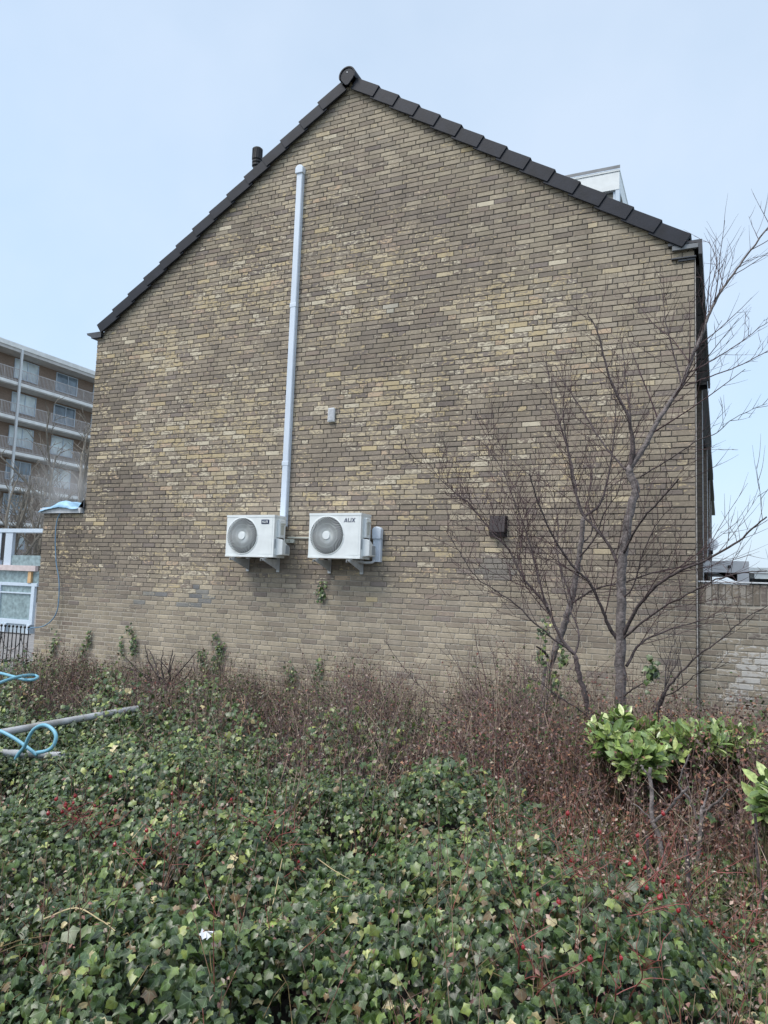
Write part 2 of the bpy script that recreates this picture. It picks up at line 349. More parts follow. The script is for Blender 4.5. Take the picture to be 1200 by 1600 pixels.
# mortar bed + body joined into the same wall mesh
bm = bmesh.new(); bm.from_mesh(me)
def bface(bm_, pts, mi):
    f = bm_.faces.new([bm_.verts.new(p) for p in pts]); f.material_index = mi
my = .0085
bface(bm, [(X0+.012, my, 2.49), (X1-.012, my, 2.49), (X1-.012, my, ZE+.02), (XR, my, ZR), (X0+.012, my, ZE+.02)], 1)
bface(bm, [(AX0+.012, my, -.3), (X1-.012, my, -.3), (X1-.012, my, 2.49), (AX0+.012, my, 2.49)], 1)
bface(bm, [(X0+.012, my, -.3), (X0+.012, 5.5, -.3), (X0+.012, 5.5, ZE), (X0+.012, my, ZE)], 2)
bface(bm, [(AX0+.012, my, -.3), (AX0+.012, 3.2, -.3), (AX0+.012, 3.2, 2.48), (AX0+.012, my, 2.48)], 2)
bface(bm, [(X1-.012, my, -.3), (X1-.012, .28, -.3), (X1-.012, .28, ZE), (X1-.012, my, ZE)], 2)
bface(bm, [(-1.2, .28, -.3), (-1.2, 5.5, -.3), (-1.2, 5.5, ZE), (-1.2, .28, ZE)], 2)
bface(bm, [(X1-.012, .28, -.3), (-1.2, .28, -.3), (-1.2, .28, ZE), (X1-.012, .28, ZE)], 3)
me.materials.append(M_MORTAR); me.materials.append(M_BRICKX); me.materials.append(M_BRICKY)
bm.to_mesh(me); bm.free()
wall = bpy.data.objects.new('wall', me); COL.objects.link(wall); keep(wall, house)

# front recess: door and windows of this house (seen only from the side)
for zz in (.9, 3.3): mb = MB(); mb.box(-1.22, -1.17, 1.1, 3.1, zz, zz + 1.4); keep(mb.build('window', M_GLASS), house)
mb = MB(); mb.box(-1.22, -1.15, 3.9, 4.8, 0, 2.2); keep(mb.build('door', M_DARKWOOD), house)

# roof planes
roof = MB()
ov = .02
def slope_pt(x, up=0): return roof_z(x) + up
for sgn in (-1, 1):
    xe = XR + sgn * 4.12
    roof.face([(XR, -.02, ZR + .085), (xe, -.02, roof_z(xe) + .085), (xe, 5.5, roof_z(xe) + .085), (XR, 5.5, ZR + .085)])
    roof.face([(XR, -.02, ZR + .03), (xe, -.02, roof_z(xe) + .03), (xe, 5.5, roof_z(xe) + .03), (XR, 5.5, ZR + .03)])
roofo = keep(roof.build('roof', M_TILE), house)
# verge tiles: each one a tile with its hanging flange, laid like shingles
ang = math.atan(.712); NT = 14; LT = (4.10 / math.cos(ang) - .09) / NT
def verge(sgn, k):
    """local u runs down the slope, w is outward normal; lower end sits proud of the next tile"""
    u0 = .09 + k * LT; mb_ = MB()
    du = Vector((sgn * math.cos(ang), 0, -math.sin(ang))); dn = Vector((sgn * math.sin(ang), 0, math.cos(ang))); o_ = Vector((XR, 0, ZR))
    tl = .026
    prof = [(0, -.078), (LT + .05, -.078 + tl), (LT + .05, .082 + tl), (.0, .082)]
    j = random.uniform(-.003, .003)
    def P_(u, w, y): q = o_ + du * (u0 + u) + dn * (w + j); return (q.x, y, q.z)
    # flange (thin upright slab) and top slab, one mesh
    fl = [P_(u, w, yy_) for (u, w), yy_ in zip(prof, (-.066, -.082, -.082, -.066))]; fb = [P_(u, w, -.045) for u, w in prof]
    n = len(mb_.v); mb_.v += fl + fb
    for q in ((0,1,2,3),(7,6,5,4),(0,4,5,1),(1,5,6,2),(2,6,7,3),(3,7,4,0)): mb_.f.append(tuple(n + i for i in q)); mb_.m.append(0)
    tp = [P_(0, .054, -.064), P_(LT + .05, .054 + tl, -.080), P_(LT + .05, .0815 + tl, -.080), P_(0, .0815, -.064)]
    tb = [(p[0], .24, p[2]) for p in tp]; n = len(mb_.v); mb_.v += tp + tb
    for q in ((0,1,2,3),(7,6,5,4),(0,4,5,1),(1,5,6,2),(2,6,7,3),(3,7,4,0)): mb_.f.append(tuple(n + i for i in q)); mb_.m.append(0)
    o2 = mb_.build('verge_tile', M_TILE, bevel=.005); keep(o2, house); o2.parent = roofo; o2.location = (0, 0, 0); return o2
for sgn in (-1, 1):
    for k in range(NT): verge(sgn, k)
# ridge: half-round cap with end disc
mb = MB(); rr = .122; cz0 = ZR + .048
arc = [(XR + rr * math.cos(a), cz0 + rr * math.sin(a)) for a in [math.pi * i / 20 * 1.24 - .12 * math.pi for i in range(21)]]
inner = [(XR + (rr-.022) * math.cos(a), cz0 + (rr-.022) * math.sin(a)) for a in [math.pi * i / 20 * 1.24 - .12 * math.pi for i in range(21)]]
mb.prism(arc + inner[::-1], 'y', -.125, 5.5)
o = mb.build('ridge_cap', M_TILE, bevel=.004); o.parent = roofo
mb = MB(); disc = [(XR + .100 * math.cos(a), cz0 + .100 * math.sin(a)) for a in [math.pi * i / 16 for i in range(17)]]
disc += [(XR - .094, cz0 - .05), (XR - .02, cz0 - .135), (XR + .02, cz0 - .135), (XR + .094, cz0 - .05)]
mb.prism(disc, 'y', -.115, -.095); o = mb.build('ridge_end_disc', M_TILE, bevel=.006); o.parent = roofo
mb = MB(); mb.box(XR - .006, XR + .006, -.120, -.112, cz0 + .03, cz0 + .05); o = mb.build('ridge_screw', M_TRIM); o.parent = roofo

# right eave: gutter, white-grey end board, soffit, corner strip
mb = MB()
g = [(-.165, 5.33), (-.165, 5.17), (-.20, 5.17), (-.20, 5.30), (-.50, 5.30), (-.50, 5.33)]
mb.prism(g, 'y', -.055, 5.5); keep(mb.build('gutter', M_LEAD), house)
mb = MB(); mb.box(-.46, -.20, -.052, -.015, 5.245, 5.298); keep(mb.build('eave_end_board', M_ZINC, bevel=.004), house)
mb = MB(); mb.box(-1.2, -.205, .29, 5.3, 5.19, 5.21)
for k in range(8): mb.box(-1.2, -.206, .55 + k * .65, .562 + k * .65, 5.184, 5.192)
keep(mb.build('soffit', M_DARKWOOD), house)
mb = MB(); mb.box(X1 + .001, X1 + .009, -.004, .012, 2.0, 5.15); mb.box(X1 + .001, X1 + .012, -.010, .012, .2, 2.0); keep(mb.build('corner_strip', mat('sealant', (.36, .34, .32), .7, var=.45, scale=25)), house)
# left eave
mb = MB(); g = [(-8.90, 5.29), (-8.88, 5.255), (-8.80, 5.235), (-8.80, 5.20), (-8.60, 5.20), (-8.60, 5.29)]
mb.prism(g, 'y', -.05, 5.5); keep(mb.build('gutter', M_LEAD), house)
mb = MB(); mb.box(-8.79, -8.60, -.045, -.02, 5.20, 5.255); keep(mb.build('eave_end_board', M_ZINC), house)
# corbelled lead flashing under the right gutter
mb = MB(); mb.box(-.47, -.225, -.035, .0, 5.155, 5.172); mb.box(-.40, -.235, -.02, .0, 5.130, 5.152); keep(mb.build('flashing', M_LEAD, bevel=.003), house)
# annex roof edge
mb = MB(); mb.box(-9.60, X0 - .03, -.05, 3.2, 2.50, 2.58); keep(mb.build('annex_roof_edge', M_TRIM, bevel=.004), house)
mb = MB(); mb.face([(X0 - .10, -.03, 2.585), (X0 + .02, -.03, 2.585), (X0 + .02, -.03, 2.72)]); mb.prism([(X0-.10, 2.582), (X0+.0, 2.582), (X0+.0, 2.70)], 'y', -.03, .6); keep(mb.build('annex_flashing', M_LEAD), house)
# flue on the rear slope, dormer on the front slope
fx, fy, fz = (-6.508,0.800,7.949)
mb = MB(); pts = [(fx, .8, roof_z(fx)), (fx, .8, fz + .03)]
mb.tube(pts, .055, 14)
fl_prof = [(.055, 0), (.075, .02), (.075, .05), (.06, .055), (.076, .075), (.076, .10), (.062, .105), (.078, .125), (.072, .30), (.060, .315)]
n = 16
for i in range(len(fl_prof) - 1):
    for k in range(n):
        a0, a1 = 2*math.pi*k/n, 2*math.pi*(k+1)/n
        (r0, z0), (r1, z1) = fl_prof[i], fl_prof[i+1]
        mb.face([(fx + r0*math.cos(a0), .8 + r0*math.sin(a0), fz + z0), (fx + r0*math.cos(a1), .8 + r0*math.sin(a1), fz + z0), (fx + r1*math.cos(a1), .8 + r1*math.sin(a1), fz + z1), (fx + r1*math.cos(a0), .8 + r1*math.sin(a0), fz + z1)])
mb.face([(fx + .06*math.cos(2*math.pi*k/n), .8 + .06*math.sin(2*math.pi*k/n), fz + .315) for k in range(n)])
for k in range(16):
    a = 2*math.pi*k/16; mb.box(-.004, .004, -.006, .002, .13, .30, mt=Matrix.Translation((fx, .8, fz)) @ Matrix.Rotation(a, 4, 'Z') @ Matrix.Translation((0, -.075, 0)))
keep(mb.build('flue_pipe', M_BLACK), house)
dz = (-1.290,2.200,7.588)[2]; dxr = (-1.281,2.200,7.586)[0]
dorm = MB(); dorm.box(-3.4, dxr - .06, 2.28, 4.6, 5.8, dz - .30); do = keep(dorm.build('dormer', mat('dormer_cladding', (.20, .19, .17), .7, var=.15, scale=9)), house)
mb = MB()
for k in range(7): mb.box(-3.3, dxr - .065, 2.262, 2.279, dz - .42 - k * .115, dz - .325 - k * .115)
o = mb.build('cladding_boards', mat('cladding_board', (.23, .215, .19), .7, var=.12, scale=12), bevel=.004); o.parent = do
mb = MB(); mb.box(-3.6, dxr, 2.20, 4.7, dz - .30, dz - .035); mb.box(-3.6, dxr + .006, 2.19, 4.71, dz - .033, dz + .0)
o = mb.build('dormer_fascia', MW_WHITE, bevel=.004); o.parent = do
mb = MB(); mb.box(dxr - .055, dxr - .0, 2.205, 2.30, 6.0, dz - .302); mb.box(dxr - .09, dxr - .060, 2.235, 2.27, 6.0, dz - .302); o = mb.build('dormer_post', M_FRAMEW); o.parent = do
mb = MB(); mb.box(-3.6, dxr + .01, 2.18, 2.186, dz + .005, dz + .05); o = mb.build('dormer_roof_trim', M_ZINC); o.parent = do

# ---- neighbouring houses of the terrace, stepping away
def terrace_house(loc):
    r = empty('terraced_house', loc, 'x', 'house', 'neighbouring houses of the terrace')
    mb = MB(); mb.box(-8.5, -.25, 0, .28, -.3, 5.2); mb.prism([(-8.5, 5.2), (-.25, 5.2), (-4.25, 8.1)], 'y', 0, .28); mb.build('party_wall', M_BRICKY, r)
    mb = MB(); mb.box(-8.5, -1.2, .28, 5.5, -.3, 5.2, 0); mb.build('wall', M_BRICKX, r)
    mb = MB(); mb.box(-.25, -.235, -.005, .02, .3, 5.15); mb.build('corner_strip', M_TRIM, r)
    mb = MB()
    for s_ in (-1, 1): mb.face([(-4.25, 0, 8.3), (-4.25 + s_*4.0, 0, 5.32), (-4.25 + s_*4.0, 5.5, 5.32), (-4.25, 5.5, 8.3)])
    mb.build('roof', M_TILE, r)
    mb = MB(); mb.box(-.30, -.16, 0, 5.5, 5.16, 5.31); mb.build('gutter', M_LEAD, r)
    mb = MB(); mb.box(-1.2, -.305, .29, 5.5, 5.17, 5.19); mb.build('soffit', M_DARKWOOD, r)
    for zz in (.9, 3.3): mb = MB(); mb.box(-1.21, -1.16, 1, 3, zz, zz + 1.4); mb.build('window', M_GLASS, r)
    mb = MB(); mb.box(-1.2, -.45, 3.4, 5.0, 2.45, 2.6); mb.build('porch_canopy', M_DARKWOOD, r)
    return r
labs = ['second house of the terrace, its brick party wall just past the gable corner', 'third house of the terrace, seen as a thin strip past the second', 'fourth house of the terrace, a sliver beyond the third', 'last house of the receding terrace, farthest from the gable']
t0 = terrace_house((-.05, 5.5, 0)); t0['label'] = labs[0]
for k in (1, 2, 3):
    c = copy_tree(t0); c.location = (-.05 - .02 * k, 5.5 + 5.5 * k, 0); c['label'] = labs[k]
# wall lamp / small white thing on the terrace front
lamp = empty('wall_lamp', (-.24, 12.3, 2.9), 'small white globe lamp on the terrace front near the wall top', 'lamp')
mb = MB()
for i in range(8):
    for k in range(10):
        a0, a1 = 2*math.pi*k/10, 2*math.pi*(k+1)/10; p0, p1 = math.pi*i/8, math.pi*(i+1)/8
        mb.face([(.16*math.sin(p)*math.cos(a), .16*math.sin(p)*math.sin(a), .16*math.cos(p)) for p, a in ((p0,a0),(p1,a0),(p1,a1),(p0,a1))])
mb.build('globe', M_TRIM, lamp, smooth=True)
mb = MB(); mb.box(-.2, 0, -.03, .03, -.25, -.15); mb.box(-.03, .03, -.03, .03, -.25, -.14); mb.build('bracket', M_LEAD, lamp)

# ---------------------------------------------------------------- garden wall on the right
gw = empty('garden_wall', (1.2, 0, 0), 'brick garden wall with soldier course top and white salt stains, right of the gable', 'wall')
GX1 = 3.4
def salt(cx_, cz_, col, pale, fl):
    s_ = noise.noise(Vector((cx_ * 2.2, cz_ * 2.5, 3))) 
    if cx_ > .0 and s_ > -.22 and cz_ < 1.5: return col, (.56, .54, .50), .41 + .34 * s_
    return tuple(v * .85 for v in col), (.36, .33, .27), fl
_spec = special
def special(x, z, c, pale, fl): return salt(x, z, c, pale, fl)
r2 = brick_rows(X1 + .02, GX1, -.24, 1.50)
me1 = brick_mesh('wall', r2, .03, None, gap=.011)
o = bpy.data.objects.new('brickwork', me1); COL.objects.link(o); keep(o, gw)
sold = [(X1 + .02 + k * .062, X1 + .02 + (k + 1) * .062, 1.515, 1.73) for k in range(58)]
def special(x, z, c, pale, fl): return tuple(v * .75 for v in c), (.34, .31, .27), fl
me1 = brick_mesh('soldier_course', sold, .03, None)
o = bpy.data.objects.new('soldier_course', me1); COL.objects.link(o); keep(o, gw)
mb = MB(); mb.box(X1 + .022, GX1, .0395, .25, -.3, 1.722); keep(mb.build('mortar_core', M_MORTAR), gw)
mb = MB(); mb.box(X1 + .015, GX1 + .02, .015, .26, 1.735, 1.75); keep(mb.build('coping', M_TRIM, bevel=.003), gw)
special = _spec

# pale flat-roofed outbuildings beyond the garden wall
ob = empty('outbuilding', (0.017,9.000,2.296), 'pale flat-roofed outbuilding with a dark slot window behind the garden wall', 'building')
a = (-0.455,9.000,2.341); b = (0.502,9.000,2.333); zt = a[2]; mb = MB()
mb.box(a[0], b[0], 9.02, 13, 0, zt - .52); keep(mb.build('wall', MW_WHITE), ob)
mb = MB(); mb.box(a[0] - .1, b[0], 8.9, 13.1, zt - .24, zt); mb.box(b[0] - .22, b[0], 8.9, 9.0, 0, zt - .241); mb.box(a[0] - .1, b[0] - .22, 8.9, 8.99, zt - .62, zt - .48); keep(mb.build('fascia', mat('pale_fascia', (.82, .82, .85), .5, var=.05)), ob)
mb = MB(); mb.prism([(a[0] + .35, zt - .245), (b[0] - .24, zt - .245), (b[0] - .24, zt - .42), (a[0] + .9, zt - .30)], 'y', 9.0, 9.015); keep(mb.build('window', M_VOID), ob)
mb = MB(); mb.box(a[0] + .56, a[0] + .62, 8.86, 8.9, zt - .15, zt - .09); keep(mb.build('lamp', M_BLACK), ob)
ob = empty('outbuilding', (0.780,10.000,2.185), 'second pale outbuilding with a dark strip under its roof, at the right edge', 'building')
a = (0.555,10.000,2.250); zt = a[2]; mb = MB(); mb.box(a[0], a[0] + 4, 10.02, 13, 0, zt - .02); keep(mb.build('wall', M_PEBBLE), ob)
mb = MB(); mb.box(a[0] - .02, a[0] + 4, 9.9, 13.1, zt - .12, zt); mb.box(a[0] + .08, a[0] + 4, 9.92, 10.0, zt - .24, zt - .122); mb.box(a[0] - .02, a[0] + 4, 9.92, 10.0, 0, zt - .46); keep(mb.build('fascia', MW_WHITE), ob)
mb = MB(); mb.box(a[0], a[0] + 4, 10.0, 10.018, zt - .46, zt - .24); keep(mb.build('window', M_VOID), ob)

# ---------------------------------------------------------------- air conditioners
LET = {'A': [[(0,0),(.42,1),(.62,1),(1.0,0),(.78,0),(.52,.74),(.22,0)], [(.40,.18),(.66,.18),(.72,.34),(.46,.34)]],
       'U': [[(0,1),(.2,1),(.2,.3),(.3,.17),(.7,.17),(.8,.3),(.8,1),(1,1),(1,.22),(.82,0),(.18,0),(0,.22)]],
       'X': [[(0,0),(.26,0),(1,1),(.74,1)], [(0,1),(.26,1),(.52,.64),(.42,.46)], [(.5,.36),(.74,0),(1,0),(.62,.54)]]}
def letters(mb_, x, y, z, h, w, th=.002):
    for i, ch in enumerate('AUX'):
        for q, poly in enumerate(LET[ch]):
            mb_.prism([(x + i * w * 1.12 + px * w + pz * h * .10, z + pz * h) for px, pz in poly], 'y', y - th - q * .0004, y)
def ac_unit(x, z, y, W, H, plate, label):
    r = empty('air_conditioner', (x, y, z), label, 'air conditioner', 'outdoor air conditioning units on the gable')
    D_ = .26; fxc, fzc, fr = -W/2 + .248, H/2 - .002, .228
    # casing shell with a round fan opening in the front
    mb = MB(); x0, x1 = -W/2, W/2; xm = x0 + .50
    angs = sorted([2*math.pi*k/64 for k in range(64)])
    corners = [math.atan2(cz_ - fzc, cx_ - fxc) % (2*math.pi) for cx_ in (x0, xm) for cz_ in (0, H)]
    for c_ in corners:
        k = min(range(64), key=lambda i: abs(angs[i] - c_)); angs[k] = c_
    def outer(a):
        dx, dz_ = math.cos(a), math.sin(a); t = 9
        if dx > 1e-9: t = min(t, (xm - fxc) / dx)
        if dx < -1e-9: t = min(t, (x0 - fxc) / dx)
        if dz_ > 1e-9: t = min(t, (H - fzc) / dz_)
        if dz_ < -1e-9: t = min(t, -fzc / dz_)
        return (fxc + dx*t, 0, fzc + dz_*t)
    for k in range(64):
        a0, a1 = angs[k], angs[(k+1) % 64]
        i0 = (fxc + fr*math.cos(a0), 0, fzc + fr*math.sin(a0)); i1 = (fxc + fr*math.cos(a1), 0, fzc + fr*math.sin(a1))
        mb.face([i0, outer(a0), outer(a1), i1])
        mb.face([i0, i1, (i1[0], .05, i1[2]), (i0[0], .05, i0[2])])
    mb.face([(xm, 0, 0), (x1, 0, 0), (x1, 0, H), (xm, 0, H)])
    mb.face([(x1, 0, 0), (x1, D_, 0), (x1, D_, H), (x1, 0, H)]); mb.face([(x0, 0, 0), (x0, D_, 0), (x0, D_, H), (x0, 0, H)])
    mb.face([(x0, D_, 0), (x1, D_, 0), (x1, D_, H), (x0, D_, H)])
    mb.face([(x0, 0, 0), (x1, 0, 0), (x1, D_, 0), (x0, D_, 0)])
    # slightly oversailing lid and a base tray
    mb.box(x0 - .004, x1 + .004, -.004, D_ + .004, H - .022, H + .006); mb.box(x0 - .002, x1 + .002, -.003, D_, -.012, .010)
    # pressed panel outline at the service side and vertical seam
    mb.box(xm + .005, x1 - .035, -.0035, .001, .030, .034); mb.box(x1 - .030, x1 - .027, -.003, .001, .02, H - .03)
    mb.build('casing', MW_WHITE, r)
    mb = MB(); mb.face([(fxc + fr*math.cos(a), .049, fzc + fr*math.sin(a)) for a in angs]); mb.build('fan_housing', M_VOID, r)
    mb = MB()
    for b_ in range(3):
        for q in range(6):
            a0 = 2*math.pi*b_/3 + q*.16; a1 = a0 + .16
            mb.face([(fxc + .05*math.cos(a0), .044 - .003*q, fzc + .05*math.sin(a0)), (fxc + .19*math.cos(a0+.2), .044 - .003*q, fzc + .19*math.sin(a0+.2)), (fxc + .19*math.cos(a1+.2), .041 - .003*q, fzc + .19*math.sin(a1+.2)), (fxc + .05*math.cos(a1), .041 - .003*q, fzc + .05*math.sin(a1))])
    mb.build('fan_blades', M_FAN, r)
    mb = MB()
    for k in range(44):        # swirling vanes
        a = 2*math.pi*k/44; pts = []
        for q in range(7):
            u = q/6; rr_ = .045 + (fr - .045)*u; aa = a - 1.05*(u**.8) + .5
            pts.append((fxc + rr_*math.cos(aa), -.004 - .010*math.sin(math.pi*u), fzc + rr_*math.sin(aa)))
        mb.tube(pts, .0031, 5)
    for rr_ in (.09, .145):
        mb.tube([(fxc + rr_*math.cos(2*math.pi*q/40), -.006, fzc + rr_*math.sin(2*math.pi*q/40)) for q in range(41)], .0018, 4)
    mb.tube([(fxc + (fr+.003)*math.cos(2*math.pi*q/64), -.002, fzc + (fr+.003)*math.sin(2*math.pi*q/64)) for q in range(65)], .006, 6)
    mb.build('fan_grille', MW_WHITE, r, smooth=True)
    mb = MB(); c_ = [(fxc + .052*math.cos(2*math.pi*q/32), fzc + .052*math.sin(2*math.pi*q/32)) for q in range(32)]; mb.prism(c_, 'y', -.020, 0); mb.build('grille_hub', MW_WHITE, r, bevel=.006)
    lx, lz = W/2 - .215, H - .105
    if plate:
        mb = MB(); mb.box(lx + .02, lx + .135, -.006, 0, lz - .002, lz + .052, 0); o_ = mb.build('name_plate', M_NAVY, r, bevel=.002)
        mb = MB(); letters(mb, lx + .030, -.0065, lz + .010, .030, .028); mb.build('lettering', MW_WHITE, o_, recalc=True)
    else:
        mb = MB(); letters(mb, lx - .015, 0, lz + .0, .050, .046); mb.build('lettering', M_NAVY, r)
    mb = MB(); mb.box(W/2 - .0, W/2 + .003, .02, .045, .10, .22); mb.build('rating_label', M_GREYLABEL, r)
    # electrical box with handle recess on the right flank
    mb = MB(); mb.box(W/2, W/2 + .035, .075, .20, .24, H - .05); eb = mb.build('electrical_box', MW_WHITE, r, bevel=.006)
    mb = MB(); mb.box(W/2 + .030, W/2 + .050, .085, .185, H - .105, H - .09); mb.box(W/2 + .034, W/2 + .038, .10, .165, .28, H - .12); mb.build('sticker', MW_CREAM, eb)
    mb = MB(); mb.box(W/2 + .001, W/2 + .012, .07, .21, .205, .238); mb.build('cable_slot', M_BLACK, r)
    # sloping valve cover
    mb = MB(); n_ = [(.055, .012), (.255, .012), (.255, .135), (.055, .235)]
    mb.v += [(W/2, py, pz) for py, pz in n_] + [(W/2 + .085, py + .02 if py < .1 else py, pz*.93 if pz > .1 else pz + .012) for py, pz in n_]
    for q in ((0,1,2,3),(7,6,5,4),(0,4,5,1),(1,5,6,2),(2,6,7,3),(3,7,4,0)): mb.f.append(q); mb.m.append(0)
    mb.build('valve_cover', MW_WHITE, r, bevel=.008)
    mb = MB(); mb.box(W/2 + .0855, W/2 + .088, .15, .235, .04, .15); mb.build('valve_label', M_GREYLABEL, r)
    # brackets: horizontal arm, wall plate, tapering web, rubber foot
    for bx in (-W/2 + .115, W/2 - .14):
        mb = MB(); mb.box(bx - .02, bx + .02, -.04, .345, -.034, -.028); mb.box(bx - .02, bx - .016, -.04, .345, -.060, -.034)
        mb.prism([(-.04, -.034), (-.04, -.052), (.345, -.175), (.345, -.034)], 'x', bx + .016, bx + .020)
        mb.box(bx - .022, bx + .022, .340, .349, -.19, .02)
        bo = mb.build('bracket', M_GALV, r)
        for fy in (.03, .22):
            mb = MB(); mb.box(bx - .018, bx + .018, fy, fy + .035, -.0275, -.0125); mb.build('rubber_foot', M_TRIM if fy < .1 else M_BLACK, bo)
    return r
WALLG = -.36
a1 = (-5.787,-0.360,1.894); a2 = (-4.570,-0.360,1.891)
ac_unit(-5.455, 1.895, WALLG, .725, .515, True, 'left air conditioner, with dark square name plate, beside the tall white duct')
ac_unit(-4.235, 1.90, WALLG, .705, .525, False, 'air conditioner on the right, blue lettering straight on its casing, beside the short duct')

# tall trunking
def duct(name, pts, w, dpt, label, joints=(), capr=True):
    r = empty(name, pts[0], label, 'duct')
    return r
td = empty('wall_duct', (-5.17, 0, 2.3), 'tall straight white plastic duct climbing the gable above the left air conditioner', 'duct')
mb = MB(); mb.prism([(-5.17 - .046, -.002), (-5.17 - .046, -.055), (-5.17 - .037, -.066), (-5.17 + .037, -.066), (-5.17 + .046, -.055), (-5.17 + .046, -.002)], 'z', 2.30, 7.13); keep(mb.build('duct_body', M_DUCT), td)
for zz in (5.255, 3.12):
    mb = MB(); mb.box(-5.17 - .050, -5.17 + .050, -.070, -.001, zz - .03, zz + .03); keep(mb.build('duct_joint', M_DUCT, bevel=.006), td)
mb = MB(); pr = [(-5.17 - .060, 7.10), (-5.17 + .060, 7.10), (-5.17 + .060, 7.17)] + [(-5.17 + .06*math.cos(a), 7.17 + .05*math.sin(a)) for a in [math.pi*i/10 for i in range(1, 10)]] + [(-5.17 - .060, 7.17)]
mb.prism(pr, 'y', -.085, -.001); keep(mb.build('duct_cap', M_DUCT, bevel=.010), td)
mb = MB()
mb.tube([(-5.185, -.05, 2.34), (-5.18, -.07, 2.2), (-5.17, -.10, 2.10), (-5.13, -.13, 2.02), (-5.10, -.17, 1.97), (-5.08, -.22, 1.96)], .020, 8)
mb.tube([(-5.15, -.05, 2.34), (-5.14, -.06, 2.2), (-5.13, -.07, 2.06), (-5.12, -.08, 1.98), (-5.10, -.14, 1.93)], .016, 8)
mb.tube([(-5.20, -.04, 2.34), (-5.215, -.05, 2.15), (-5.20, -.05, 1.98), (-5.16, -.05, 1.90)], .009, 6)
keep(mb.build('insulated_pipes', M_TRIM, smooth=True), td)
sd = empty('wall_duct', (-3.74, 0, 1.9), 'short white duct stub with rounded top beside the right air conditioner', 'duct')
q = (-3.811,-0.050,2.082); qx = q[0]
q1 = (-3.801,-0.050,2.269)[2]; q0 = (-3.810,-0.050,1.865)[2]
mb = MB(); mb.prism([(qx - .052, -.002), (qx - .052, -.055), (qx - .042, -.066), (qx + .042, -.066), (qx + .052, -.055), (qx + .052, -.002)], 'z', q0, q1 - .06); keep(mb.build('duct_body', M_DUCT), sd)
mb = MB(); pr = [(qx - .060, q1 - .13), (qx + .060, q1 - .13), (qx + .062, q1 - .02)] + [(qx + .062*math.cos(a), q1 - .02 + .045*math.sin(a)) for a in [math.pi*i/10 for i in range(1, 10)]] + [(qx - .062, q1 - .02)]
mb.prism(pr, 'y', -.085, -.001); keep(mb.build('duct_cap', M_DUCT, bevel=.014), sd)
mb = MB(); mb.tube([(qx, -.04, q0 + .03), (qx - .05, -.07, q0 - .01), (qx - .12, -.12, q0 - .015), (qx - .2, -.16, q0 + .0), (qx - .28, -.18, q0 + .03)], .017, 8); keep(mb.build('insulated_pipes', M_TRIM, smooth=True), sd)
# cream conduit between the units and its small junction
cz_ = (-4.906,-0.020,2.155)
cd = empty('cable_conduit', cz_, 'thin cream cable conduit running between the two air conditioners', 'conduit')
mb = MB(); mb.box(-5.11, -4.55, -.020, -.001, cz_[2] - .009, cz_[2] + .009); keep(mb.build('conduit', MW_CREAM), cd)
mb = MB(); jx = (-5.061,-0.030,2.112); mb.box(jx[0] - .07, jx[0] + .06, -.045, -.001, jx[2] - .028, jx[2] + .018); o = keep(mb.build('junction_box', MW_CREAM, bevel=.004), cd)
mb = MB(); mb.box(-.006, .006, -.004, 0, -.006, .006); o2 = mb.build('screw', M_BLACK); o2.parent = o; o2.location = (jx[0], -.045, jx[2] - .004)
# grey junction box up on the gable
pb = (-4.534,-0.040,3.731)
jb = empty('junction_box', pb, 'small grey rectangular box alone high on the gable, right of the tall duct', 'box')
mb = MB(); mb.box(-.048, .048, .0, .038, -.092, .092); mb.build('body', mat('grey_box', (.66, .68, .70), .4, var=.06), jb, bevel=.008)
mb = MB(); mb.box(-.036, .036, -.005, -.0005, -.078, .078); mb.build('lid', mat('grey_lid', (.48, .50, .53), .3, var=.25, scale=30), jb, bevel=.004)
# brown vent hood
vb = (-2.309,-0.040,2.308)
vt = empty('vent_hood', vb, 'dark brown louvred vent hood on the gable behind the bare branches', 'vent')
mb = MB(); mb.prism([(.035, .105), (-.02, .105), (-.052, -.06), (-.052, -.085), (.035, -.085)], 'x', -.09, .09); mb.build('hood', M_BROWNVENT, vt, bevel=.004)
mb = MB()
for k in range(4): mb.box(-.083, .083, -.045, -.02, -.098 - k * .010, -.094 - k * .010)
mb.box(-.10, .10, .020, .038, -.13, .115); mb.build('back_plate', M_BROWNVENT, vt)

# ---------------------------------------------------------------- annex tarp, hoses, poles
tp = MB(); NX, NY = 26, 10; ta = MB()
for i in range(NX + 1):
    for j in range(NY + 1):
        u, v = i/NX, j/NY; x = -9.60 + .80*u; y = -.085 + .75*v
        pk = math.exp(-((u - .50)/.20)**2) * .11 + math.exp(-((u - .72)/.12)**2) * .05
        z = 2.592 + pk * (.5 + .5*math.sin(v*2.4 + .5)) + .018*noise.noise(Vector((x*9, y*9, 0)))
        if j == 0: z = min(z, 2.556 + .3*pk) - .22*max(0, .20 - u) - .02*abs(noise.noise(Vector((x*11, 1, 2)))); y -= .004
        tp.v.append((x, y, z))
for i in range(NX):
    for j in range(NY):
        a = i*(NY+1) + j; tp.f.append((a, a+1, a+NY+2, a+NY+1)); tp.m.append(0)
tarp = tp.build('tarpaulin', M_TARP, smooth=True)
sm = tarp.modifiers.new('t', 'SOLIDIFY'); sm.thickness = .003
tag(tarp, 'pale blue tarpaulin bunched on the white edge of the low annex roof', 'tarpaulin')
